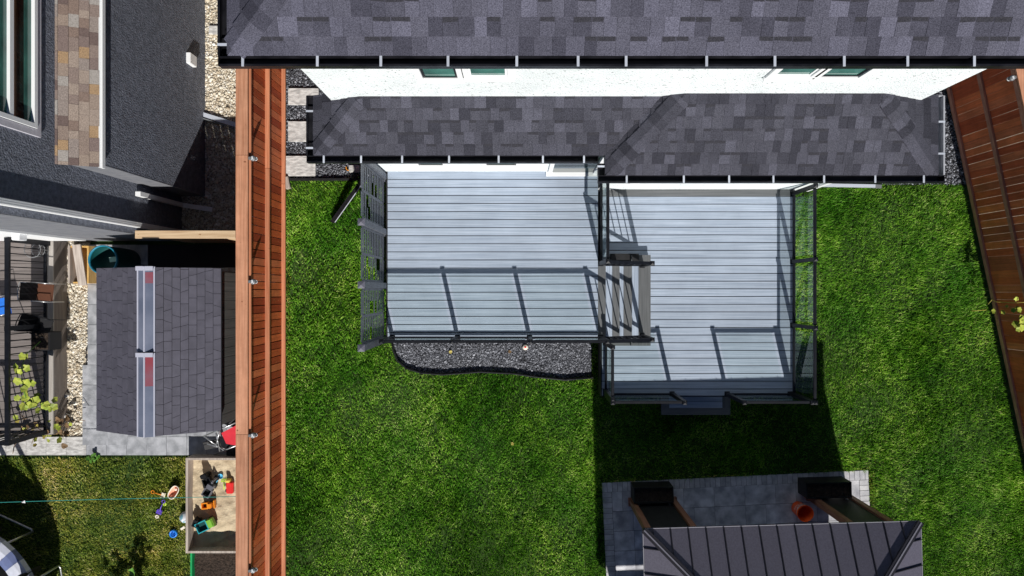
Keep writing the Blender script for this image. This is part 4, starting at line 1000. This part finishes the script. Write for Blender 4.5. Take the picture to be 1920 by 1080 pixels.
p = P(-12,575,NDZ+.5); patio_chair((p.x,p.y,NDZ), R(100), 'bright blue fabric chair on the taupe deck', 'chair_blue')
p = P(62,468,NDZ+.3); ba = thing('wire_basket', 'round grey wire basket standing by the dark house wall', 'basket', (p.x,p.y,NDZ))
for i in range(14):
    a = 2*math.pi*i/14; MB().tube([(p.x+.10*math.cos(a),p.y+.10*math.sin(a),NDZ+.01),(p.x+.15*math.cos(a),p.y+.15*math.sin(a),NDZ+.32)], .004, 5).build('wire', 'steel', ba)
for r_, z in ((.10,.01),(.125,.16),(.152,.32)): MB().tube([(p.x+r_*math.cos(2*math.pi*i/18),p.y+r_*math.sin(2*math.pi*i/18),NDZ+z) for i in range(19)], .006, 5).build('hoop', 'steel', ba)
p = P(76,640,NDZ+.35); pt_ = thing('planter_pot', 'black square pot holding a climbing vine on the taupe deck', 'pot', (p.x,p.y,NDZ))
MB().box(p.x-.17,p.x+.17,p.y-.17,p.y+.17,NDZ,NDZ+.36).build('pot_body', 'chair_black', pt_, bevel=.01); MB().box(p.x-.15,p.x+.15,p.y-.15,p.y+.15,NDZ+.36,NDZ+.368).build('soil_fill', 'soil', pt_)

LV = pm('leaf_lime', (.20,.27,.03), (.42,.46,.08), 9, rough=.55, rand=.25, spec=.3); M['leaf_lime'] = LV
LY_ = pm('leaf_yellow', (.40,.32,.06), (.55,.46,.12), 9, rough=.6, rand=.2); M['leaf_yellow'] = LY_
LD = pm('leaf_dry', (.13,.075,.035), (.26,.17,.09), 12, rough=.8, rand=.3); M['leaf_dry'] = LD
LGm = pm('leaf_green', (.06,.17,.02), (.14,.30,.05), 9, rough=.5, rand=.25, spec=.3); M['leaf_green'] = LGm
lm_lime, lm_yel, lm_dry, lm_grn = leaf_mesh('leaf_lime', LV), leaf_mesh('leaf_yellow', LY_), leaf_mesh('leaf_dry', LD, 3), leaf_mesh('leaf_green', LGm)
def spots_along(path, n, spread, s0, s1):
    out = []
    for i in range(n):
        t = random.random()*(len(path)-1); k = int(t); q = Vector(path[k]).lerp(Vector(path[min(k+1,len(path)-1)]), t-k)
        out.append((q+Vector((random.gauss(0,spread),random.gauss(0,spread),random.gauss(0,spread*.5))), random.uniform(s0,s1), random.uniform(0,6.28), random.uniform(-.5,.3), random.uniform(-.4,.4)))
    return out
vine_px = [(76,640,.9),(48,665,1.2),(40,690,1.35),(42,720,1.4),(48,745,1.35),(60,765,1.25),(85,755,1.1),(100,762,.95)]
vp = [P(*q) for q in vine_px]
vn = thing('climbing_vine', 'yellow green leafy vine climbing over the black deck railing', 'vine', tuple(P(76,640,.8)))
MB().tube(vp, .008, 5).build('stem', 'leaf_green', vn, True)
leaves(vn, spots_along(vp[1:], 34, .07, .10, .17), lm_lime)
sv = [P(20,800,.3),P(50,790,.5),P(80,805,.4),P(105,810,.25),P(120,790,.3),P(60,820,.1)]
sq = thing('squash_plant', 'drying plant with brown stems at the deck corner', 'plant', tuple(P(60,815,.04)))
for i in range(26):
    a = random.choice(sv)+Vector((random.gauss(0,.14),random.gauss(0,.07),0)); b = a+Vector((random.gauss(0,.16),random.gauss(0,.12),random.uniform(-.1,.2)))
    a.z = max(a.z,.06); b.z = max(b.z,.06); mid_ = (a+b)/2+Vector((0,0,.08)); MB().tube([a,mid_,b], .006, 5).build('stem', 'leaf_dry', sq)
leaves(sq, spots_along(sv, 40, .12, .07, .15), lm_dry); leaves(sq, spots_along(sv, 22, .13, .08, .14), lm_lime, 'leaf'); leaves(sq, spots_along(sv, 10, .13, .06, .1), lm_yel)
for px, py, lab in ((122,741,'white rounded stone on the pebbles beside the deck'),(124,780,'white angular stone among dry leaves by the deck')):
    c = P(px,py,.05); m = MB().ball((c.x,c.y,.06), .085, .055, .06, 10, 6); m.v = [(x+random.uniform(-.008,.008), y+random.uniform(-.008,.008), z) for x,y,z in m.v]
    tag(m.build('stone', 'stone_pale', None), lab, 'stone', 'white stones by the deck')

# ================================================================== SANDBOX AND TOYS
sb = thing('sandbox', 'weathered timber sandbox full of sand against the cedar fence', 'sandbox', (-5.5,-4.1,0))
bx0, bx1, by0, by1, bh = -6.34, -4.74, -5.02, -3.20, .34
bpiece('side_board', sb, bx0, bx0+.045, by0, by1, .0, bh, 'grey_wood'); bpiece('side_board', sb, bx1-.04, bx1, by0, by1, .0, bh, 'grey_wood')
bpiece('end_board', sb, bx0+.046, bx1-.041, by1-.04, by1, 0, bh-.003, 'grey_wood'); bpiece('end_board', sb, bx0+.046, bx1-.041, by0, by0+.04, 0, bh-.003, 'grey_wood')
nxs, nys = 40, 44; m = MB(); vs = []; fs_ = []
for j in range(nys+1):
    for i in range(nxs+1):
        x = bx0+.045+(bx1-bx0-.085)*i/nxs; yy = by0+.04+(by1-by0-.08)*j/nys
        z = .13+.018*math.sin(x*7+1)*math.sin(yy*6)+.008*math.sin(x*23+yy*17)+.006*math.sin(yy*31-x*11)-.05*math.exp(-((yy-by0-.25)/.22)**2)
        vs.append((x,yy,z))
for j in range(nys):
    for i in range(nxs): a = j*(nxs+1)+i; fs_.append((a,a+1,a+nxs+2,a+nxs+1))
m.add(vs, fs_).build('sand', 'sand', sb, True)
ZS = .14
for nm, c in (('toy_black',(.012,.012,.013)),('toy_grey',(.12,.12,.14)),('toy_orange',(.80,.26,.015)),('toy_teal',(.03,.33,.38)),('toy_green',(.20,.45,.05)),('toy_blue',(.02,.22,.75)),
              ('toy_sky',(.10,.45,.70)),('toy_purple',(.13,.07,.50)),('toy_lime',(.45,.62,.06)),('toy_red',(.70,.03,.03)),('toy_yellow',(.75,.55,.12)),('toy_peach',(.70,.28,.17)),('toy_cream',(.72,.66,.55)),('toy_white',(.75,.76,.78))): simple(nm, c, .4)

def truck(c, yaw, label, cab, bed_, L=.36, Wd=.19, dig=False):
    o = thing('toy_truck', label, 'toy truck', c); BASE[o] = Vector((0,0,0)); o.rotation_euler = (0,0,yaw)
    MB().box(-L/2,L/2,-Wd*.36,Wd*.36,.035,.07).build('chassis', 'toy_black', o)
    MB().box(L*.16,L*.5,-Wd*.42,Wd*.42,.07,.19).build('cab', cab, o, bevel=.012)
    MB().box(L*.22,L*.44,-Wd*.35,Wd*.35,.192,.20).build('cab_roof', cab, o)
    b0, b1 = -L*.5, L*.13
    for q in ((b0,b1,-Wd/2,-Wd/2+.018),(b0,b1,Wd/2-.018,Wd/2),(b0,b0+.018,-Wd/2+.018,Wd/2-.018),(b1-.018,b1,-Wd/2+.018,Wd/2-.018)): MB().box(*q,.07,.16).build('bed_side', bed_, o)
    MB().box(b0+.018,b1-.018,-Wd/2+.018,Wd/2-.018,.07,.085).build('bed_floor', 'teal_dark' if bed_ == 'toy_teal' else 'toy_black', o)
    for wx in (-L*.32, L*.32):
        for s_ in (-1,1):
            m = MB(); m.tube([(wx,s_*Wd*.34,.04),(wx,s_*Wd*.5,.04)], .042, 12); m.build('wheel', 'toy_black', o)
    if dig:
        MB().beam((L*.4,0,.12),(L*.75,0,.2),.03,.03).build('arm', bed_, o); MB().beam((L*.75,0,.2),(L*.9,0,.06),.03,.03).build('arm', bed_, o); MB().box(L*.82,L*1.0,-.05,.05,.02,.07).build('scoop', 'toy_black', o)
    return o
p = P(386,984,.25); truck((p.x,p.y,ZS), R(25), 'teal toy truck with lime green cab in the sandbox', 'toy_green', 'toy_teal', .36, .2)
p = P(391,946,.2); t_ = truck((p.x,p.y,ZS), R(5), 'small orange toy bulldozer in the sandbox', 'toy_orange', 'toy_orange', .20, .12); MB().box(.11,.13,-.075,.075,.02,.10).build('blade', 'toy_orange', t_)
p = P(394,917,.2); truck((p.x,p.y,ZS), R(60), 'dark grey toy digger in the sandbox', 'toy_grey', 'toy_grey', .28, .16, True)
p = P(390,898,.2); truck((p.x,p.y,ZS), R(115), 'black toy dump truck in the sandbox next to the grey digger', 'toy_black', 'toy_black', .26, .16)
p = P(370,978,.2); truck((p.x,p.y,ZS), R(70), 'little black toy car at the sandbox side board', 'toy_black', 'toy_black', .16, .10)
def scoop_toy(c, yaw, name, label, handle, bowl, L=.2, kind='spoon', cat='toy shovel'):
    o = thing(name, label, cat, c); BASE[o] = Vector((0,0,0)); o.rotation_euler = (0,0,yaw)
    MB().tube([(-L*.5,0,.02),(-L*.15,0,.028),(L*.15,0,.02)], [.012,.009,.011], 8).build('handle', handle, o, True)
    if kind == 'spoon': MB().lathe((L*.38,0,.006), [(0,0),(.045,.004),(.052,.03),(.048,.03),(.040,.010),(0,.008)], 16).build('bowl', bowl, o, True)
    elif kind == 'shovel':
        MB().box(L*.13,L*.5,-.05,.05,.006,.014).box(L*.13,L*.46,-.05,-.042,.014,.035).box(L*.13,L*.46,.042,.05,.014,.035).build('blade', bowl, o, bevel=.003)
    elif kind == 'rake':
        MB().box(L*.14,L*.22,-.055,.055,.01,.025).build('rake_head', bowl, o)
        for i in range(5): MB().box(L*.22,L*.42,-.055+.024*i,-.043+.024*i,.008,.02).build('tine', bowl, o)
    if kind == 'shovel': MB().tube([(-L*.5+.03*math.cos(a)-.03,.03*math.sin(a),.02) for a in [2*math.pi*i/14 for i in range(15)]], .008, 6).build('grip', handle, o, True)
    return o
p = P(410,899,ZS); scoop_toy((p.x,p.y,ZS+.005), R(55), 'toy_spoon', 'light blue toy scoop lying in the sand', 'toy_sky', 'toy_sky', .22)
p = P(421,906,ZS); scoop_toy((p.x,p.y,ZS+.005), R(92), 'toy_rake', 'lime green toy rake lying in the sand', 'toy_lime', 'toy_lime', .22, 'rake', 'toy rake')
p = P(432,912,ZS); o = thing('toy_shape', 'red and yellow toy truck half hidden by the cedar fence', 'toy', (p.x,p.y,ZS)); MB().box(p.x-.05,p.x+.08,p.y-.12,p.y+.10,ZS,ZS+.09).build('body', 'toy_red', o, bevel=.015); MB().box(p.x-.05,p.x+.03,p.y+.101,p.y+.16,ZS,ZS+.13).build('cab', 'toy_yellow', o, bevel=.012)
for q in (-.07,.05): MB().tube([(p.x-.075,p.y+q,ZS+.03),(p.x-.052,p.y+q,ZS+.03)], .032, 10).build('wheel', 'toy_black', o)
# toys on the dry lawn
GZ = .03
p = P(300,926,GZ); scoop_toy((p.x,p.y,GZ), R(-18), 'toy_shovel', 'orange toy shovel with cream blade on the dry lawn', 'toy_orange', 'toy_cream', .22, 'shovel')
p = P(302,953,GZ); scoop_toy((p.x,p.y,GZ), R(-112), 'toy_shovel', 'purple toy shovel on the dry lawn', 'toy_purple', 'toy_purple', .24, 'shovel')
p = P(327,922,.08); o = thing('toy_tub', 'peach oval toy bathtub on the dry lawn', 'toy tub', (p.x,p.y,GZ)); BASE[o] = Vector((0,0,0)); o.rotation_euler = (0,0,R(58))
def oval(rx, ry, z, n=28): return [(rx*math.copysign(abs(math.cos(a))**.75, math.cos(a)), ry*math.copysign(abs(math.sin(a))**.75, math.sin(a)), z) for a in [2*math.pi*i/n for i in range(n)]]
def loft(m, rings):
    k = len(m.v); n = len(rings[0])
    for r_ in rings: m.v += r_
    for i in range(len(rings)-1):
        for j in range(n): a = k+i*n+j; b = k+i*n+(j+1)%n; m.f.append((a,b,b+n,a+n))
    m.f.append(tuple(k+j for j in reversed(range(n)))); m.f.append(tuple(k+(len(rings)-1)*n+j for j in range(n))); return m
loft(MB(), [oval(.10,.055,0),oval(.14,.08,.09),oval(.125,.066,.09),oval(.09,.045,.02)]).build('tub_shell', 'toy_peach', o, True)
m = MB(); m.tube([Vector(v) for v in oval(.135,.075,.094)]+[Vector(oval(.135,.075,.094)[0])], .011, 6, False); m.build('rim', 'toy_cream', o, True)
MB().ball((.05,0,.04),.028,.028,.02).build('knob', 'toy_cream', o, True)
p = P(309,945,GZ); tag(MB().lathe((p.x,p.y,GZ-.01), [(0,.0),(.035,.0),(.038,.02),(.033,.024),(.0,.014)], 18).build('toy_dish', 'toy_lime', None, True), 'small lime green toy dish on the dry lawn', 'toy dish')
p = P(295,968,GZ); tag(MB().lathe((p.x,p.y,GZ-.01), [(0,.01),(.015,.01),(.02,.03),(.036,.032),(.038,.0),(.0,.0)], 18).build('toy_cup', 'toy_cream', None, True), 'small cream toy ring on the dry lawn', 'toy ring')
p = P(326,1000,.05); o = thing('toy_sorter', 'blue round toy with holes on the dry lawn', 'toy', (p.x,p.y,GZ)); 
MB().lathe((p.x,p.y,GZ-.01), [(0,0),(.068,0),(.078,.05),(.074,.07),(.055,.075),(.05,.05),(.0,.045)], 24).build('dish', 'toy_blue', o, True)
for i in range(3): a = 2*math.pi*i/3+.5; MB().lathe((p.x+.03*math.cos(a),p.y+.03*math.sin(a),GZ+.036), [(0,.004),(.018,.004),(.02,.022),(.015,.022),(.012,.008)], 12).build('cup', 'toy_blue', o, True)
p = P(346,970,.08); tb = MB().ball((p.x-.0,p.y,.085),.10,.11,.085,16,10); tb.v = [(x+.012*math.sin(40*z+9*x), y+.012*math.sin(31*x+20*z), z+.008*math.sin(55*x)) for x,y,z in tb.v]
M['bag_pattern'] = pm('bag_pattern', (.70,.72,.76), (.16,.34,.42), 14, lo=.5, hi=.56, rough=.4, speck=(16,.66,(.65,.2,.28)))
tag(tb.build('plastic_bag', 'bag_pattern', None, True), 'crumpled white patterned bag leaning on the sandbox', 'bag')
p = P(343,990,.03); tag(MB().obox((p.x,p.y,.035),(.09,.05,.02),Euler((.2,.1,.6))).build('toy_block', 'toy_cream', None, bevel=.005), 'small pale block on grass beside the sandbox', 'toy block')

# soil bed and green edging below the sandbox
so_ = MB(); vs=[]; fs_=[]
for j in range(31):
    for i in range(21):
        x = -6.28+1.56*i/20; yy = -8.0+2.96*j/30; vs.append((x,yy,.10+random.uniform(-.018,.018)+.02*math.sin(6*x)*math.sin(5*yy)))
for j in range(30):
    for i in range(20): a = j*21+i; fs_.append((a,a+1,a+22,a+21))
struct(so_.add(vs,fs_).build('soil_bed', 'soil', None, True), 'dark soil bed between sandbox and fence foot', 'soil')
simple('green_plastic', (.01,.33,.10), .5)
tag(MB().box(-6.345,-6.31,-8,-5.04,0,.14).build('bed_border', 'green_plastic', None), 'bright green plastic border of the soil bed', 'border')

# folded red chair and dark things behind the shed
rc = thing('folding_chair', 'red folding chair with grey metal frame behind the shed corner', 'chair', (-5.35,-2.86,0))
simple('chair_red', (.52,.02,.035), .7)
c0 = P(428,822,.55)
m = MB().add([P(415,812,.50),P(442,798,.62),P(446,836,.50),P(424,832,.40)], [(0,1,2,3)]); m.v = m.v+[(x,y,z-.03) for x,y,z in m.v]; m.f += [(7,6,5,4),(0,4,5,1),(1,5,6,2),(2,6,7,3),(3,7,4,0)]; m.build('seat', 'chair_red', rc)
for a, b in (((382,818,.45),(448,790,.62)),((395,855,.05),(448,833,.35)),((388,832,.40),(446,848,.06)),((405,812,.5),(412,846,.25)),((382,818,.45),(410,838,.3)),((410,838,.3),(440,858,.05)),((412,808,.55),(404,838,.3))):
    MB().tube([P(*a),P(*b)], .014, 6).build('leg', 'steel', rc, True)
MB().obox(tuple(P(398,833,.3)), (.30,.16,.03), Euler((.3,.2,.2))).build('backrest', 'chair_black', rc)
bm_ = thing('black_mesh_seat', 'black mesh camp seat squeezed between shed and cedar fence', 'chair', tuple(P(432,775,.0)))
MB().add([P(416,790,.55),P(443,720,.75),P(447,800,.45),P(447,720,.80),P(416,792,.50),P(447,802,.40)], [(0,1,2),(1,3,2),(0,2,5,4)]).build('mesh_panel', 'chair_black', bm_)
MB().tube([P(414,792,.58),P(444,715,.80)], .012, 6).build('frame_bar', 'black_metal', bm_)
MB().tube([P(414,792,.58),P(447,803,.42)], .012, 6).build('frame_bar', 'black_metal', bm_)
MB().box(-5.62,-5.18,-3.19,-2.94,.041,.20).build('mat_box', 'chair_black', rc)

# string over the dry lawn with a clip
simple('string_green', (.03,.30,.26), .6)
cl = thing('string_line', 'thin green string stretched above the dry lawn and sandbox', 'string', tuple(P(180,940,1.0)))
e0, e1 = P(-60,944,1.0), P(448,931,1.05); MB().tube([e0.lerp(e1, i/10)-Vector((0,0,.05*math.sin(math.pi*i/10))) for i in range(11)], .0055, 5).build('cord', 'string_green', cl, True)
p = P(42,941,.99); MB().add([p+Vector((-.03,0,0)),p+Vector((.05,.03,.01)),p+Vector((.04,-.03,-.02)),p+Vector((.02,0,.05))],[(0,1,2),(0,2,3),(0,3,1),(1,3,2)]).build('clip', 'toy_white', cl)

# ================================================================== TRAMPOLINE
tcx, tcy, tr_, tz = -10.54, -6.04, 1.80, .90
tp = thing('trampoline', 'round trampoline with blue and white pad and bent metal legs', 'trampoline', (tcx,tcy,0))
simple('mat_black', (.008,.008,.010), .8); simple('pad_white', (.56,.58,.66), .45); simple('pad_blue', (.13,.16,.30), .45); simple('pad_grey', (.30,.32,.42), .45)
MB().lathe((tcx,tcy,tz-.03), [(0,-.02),(tr_-.28,0),(tr_-.28,.012),(0,-.008)], 48).build('jump_mat', 'mat_black', tp, True)
nseg = 48
for i in range(nseg):
    a0, a1 = 2*math.pi*i/nseg, 2*math.pi*(i+1)/nseg; m = MB(); vs = []
    for a in (a0, a1):
        for r_, z in ((tr_-.32,.02),(tr_-.22,.05+random.uniform(-.01,.015)),(tr_-.10,.055+random.uniform(-.01,.015)),(tr_,.02),(tr_+.01,-.08)): vs.append((tcx+r_*math.cos(a),tcy+r_*math.sin(a),tz+z))
    m.add(vs, [(j,j+1,j+6,j+5) for j in range(4)]); m.build('pad_panel', ('pad_white','pad_blue','pad_white','pad_grey')[i % 4], tp)
MB().tube([(tcx+(tr_-.03)*math.cos(2*math.pi*i/48),tcy+(tr_-.03)*math.sin(2*math.pi*i/48),tz-.04) for i in range(49)], .024, 8).build('ring', 'steel', tp, True)
for aa, ab in ((51,80),(23,-6),(110,140),(-35,-65)):
    pts = []
    for t, z in ((0,tz-.05),(0,.06),(.06,.02),(.94,.02),(1,.06),(1,tz-.05)):
        A = R(aa+(ab-aa)*t); rr_ = tr_-(.03 if z > .1 else .08); pts.append((tcx+rr_*math.cos(A),tcy+rr_*math.sin(A),z))
    MB().tube(pts, .021, 8).build('leg', 'steel', tp, True)
for A in (28, 62):
    A = R(A); b0 = Vector((tcx+(tr_-.02)*math.cos(A), tcy+(tr_-.02)*math.sin(A), tz-.3)); MB().tube([b0, b0+Vector((-.05,0,.5)), b0+Vector((-.55,.1,1.75))], .05, 8).build('enclosure_pole', 'mat_black', tp, True)

# leafy plants at the lawn edge
def leafy(name, c, n, spread, s0, s1, label, me, hgt=.3):
    o = thing(name, label, 'plant', tuple(c))
    for i in range(5):
        a = random.uniform(0,6.28); MB().tube([c, c+Vector((math.cos(a)*spread*.5, math.sin(a)*spread*.5, hgt*.7))], .008, 5).build('stem', 'leaf_green', o, True)
    leaves(o, [(c+Vector((random.gauss(0,spread),random.gauss(0,spread),random.uniform(.35,1)*hgt)), random.uniform(s0,s1), random.uniform(0,6.28), random.uniform(-.4,.2), random.uniform(-.4,.4)) for i in range(n)], me)
    return o
for px, py, n, hh, lab in ((268,1092,40,.62,'bushy green plant at the dry lawn beside its dark shadow'),(225,1108,22,.5,'low green plant next to the bushy one on the dry lawn')):
    leafy('garden_plant', P(px,py,0.02), n, .13, .09, .17, lab, lm_grn, hh)
leafy('weed', P(180,858,.02), 12, .06, .05, .10, 'small green weed at the paver edge', lm_grn, .12)

# ================================================================== SMALL THINGS IN THE YARD
ds = thing('downspout_extension', 'black downspout extension lying on the lawn by the privacy screen', 'downspout', tuple(P(625,415,0)))
MB().beam(P(624,416,.10), P(690,325,.50), .075, .085).build('pipe', 'gutter', ds)
MB().beam(P(628,417,.15), P(692,327,.55), .012, .008).build('seam', 'strap', ds)
d2 = thing('drain_extension', 'grey downspout extension lying along the white house wall', 'downspout', tuple(P(1580,348,0)))
MB().beam(P(1530,347,.06), P(1640,349,.06), .06, .06).build('pipe', 'strap', d2); MB().beam(P(1632,349,.05), P(1652,350,.04), .07, .05).build('pipe_end', 'lamp_grey', d2)
hsn = thing('garden_hose', 'short orange hose loop by the house corner', 'hose', tuple(P(652,315,0)))
simple('hose_orange', (.75,.28,.02), .5)
c = P(654,313,.1); MB().tube([(c.x+.07*math.cos(a),c.y+.06*math.sin(a),.06+.03*math.cos(a)) for a in [R(-200+22*i) for i in range(11)]], .011, 6).build('loop', 'hose_orange', hsn, True)
c = P(664,317,.03); tag(MB().box(c.x-.09,c.x+.12,c.y-.07,c.y+.07,.0,.10).build('drain_block', 'stone_pale', None, bevel=.01), 'pale concrete block at the foot of the privacy screen', 'block')
c = P(985,651,.03); o = thing('sprinkler_cap', 'small round white cap in the dark gravel bed', 'cap', (c.x,c.y,0)); MB().lathe((c.x,c.y,.0), [(.05,0),(.055,.04),(.045,.055),(.0,.06)], 16).build('lid', 'toy_cream', o, True); MB().lathe((c.x,c.y,.055), [(.018,0),(.018,.012),(0,.014)], 10).build('knob', 'toy_red', o)
leafmats = [lm_yel, lm_dry]
for i, (px, py, lab) in enumerate(((842,660,'orange dry leaf on the dark gravel nearest the deck corner'),(957,662,'tan dry leaf on the dark gravel beside the white cap'),(962,830,'orange dry leaf lying on the green lawn'))):
    p = P(px,py,.05); o = bpy.data.objects.new('fallen_leaf', leafmats[i % 2]); link(o); o.location = p; o.scale = (.07,)*3; o.rotation_euler = (.2,.3,i*2.1); tag(o, lab, 'leaf', 'dry leaves on the ground')
# splash pipe and pale stone in the pebble passage
o = thing('drain_pipe', 'pale metal drain channel crossing the pebble passage', 'drain', tuple(P(412,226,0)))
MB().beam(P(380,215,.07),P(448,236,.04),.09,.05).build('channel', 'strap', o); MB().beam(P(380,222,.10),P(448,243,.06),.02,.04).build('channel_lip', 'lamp_grey', o)
tag(MB().box(*[P(392,64,.05).x, P(420,64,.05).x], P(0,64,.05).y, P(0,48,.05).y, 0, .07).build('splash_block', 'stone_pale', None, bevel=.01), 'pale splash block on pebbles below the main roof gutter', 'block')
c = P(537,341,.05); tag(MB().obox((c.x+.02,c.y-.02,.06),(.10,.24,.12),Euler((0,0,.2))).build('loose_brick', 'grey_wood', None, bevel=.012), 'short weathered timber end at the fence foot', 'timber')

# vine hanging over the brown fence
vb = thing('hanging_vine', 'thin vine with lime leaves hanging over the brown fence', 'vine', tuple(P(1925,600,1.1)))
vpx = [(1935,566,1.2),(1900,568,.9),(1885,567,.75),(1868,566,.6),(1860,562,.5),(1853,570,.3)]; vpt = [P(*q) for q in vpx]
MB().tube(vpt, .006, 5).build('stem', 'leaf_yellow', vb, True); MB().tube([P(1822,583,.06),P(1850,581,.10)], .005, 5).build('stem', 'leaf_yellow', vb, True)
leaves(vb, [(P(px,py,z), s_, random.uniform(0,6.28), -.2, .2) for px,py,z,s_ in ((1902,563,.95,.09),(1886,572,.8,.06),(1866,585,.5,.10),(1883,583,.8,.09),(1906,583,1.0,.10),(1910,580,1.0,.10),(1914,584,1.05,.11),(1905,602,1.0,.14),(1915,607,1.1,.14),(1905,617,.9,.10),(1918,620,1.1,.14),(1920,596,1.1,.12))], lm_lime)
leaves(vb, [(P(1935+random.gauss(0,10),600+random.gauss(0,16),random.uniform(.8,1.2)), random.uniform(.09,.15), random.uniform(0,6.28), -.2, .2) for _ in range(9)], lm_grn)
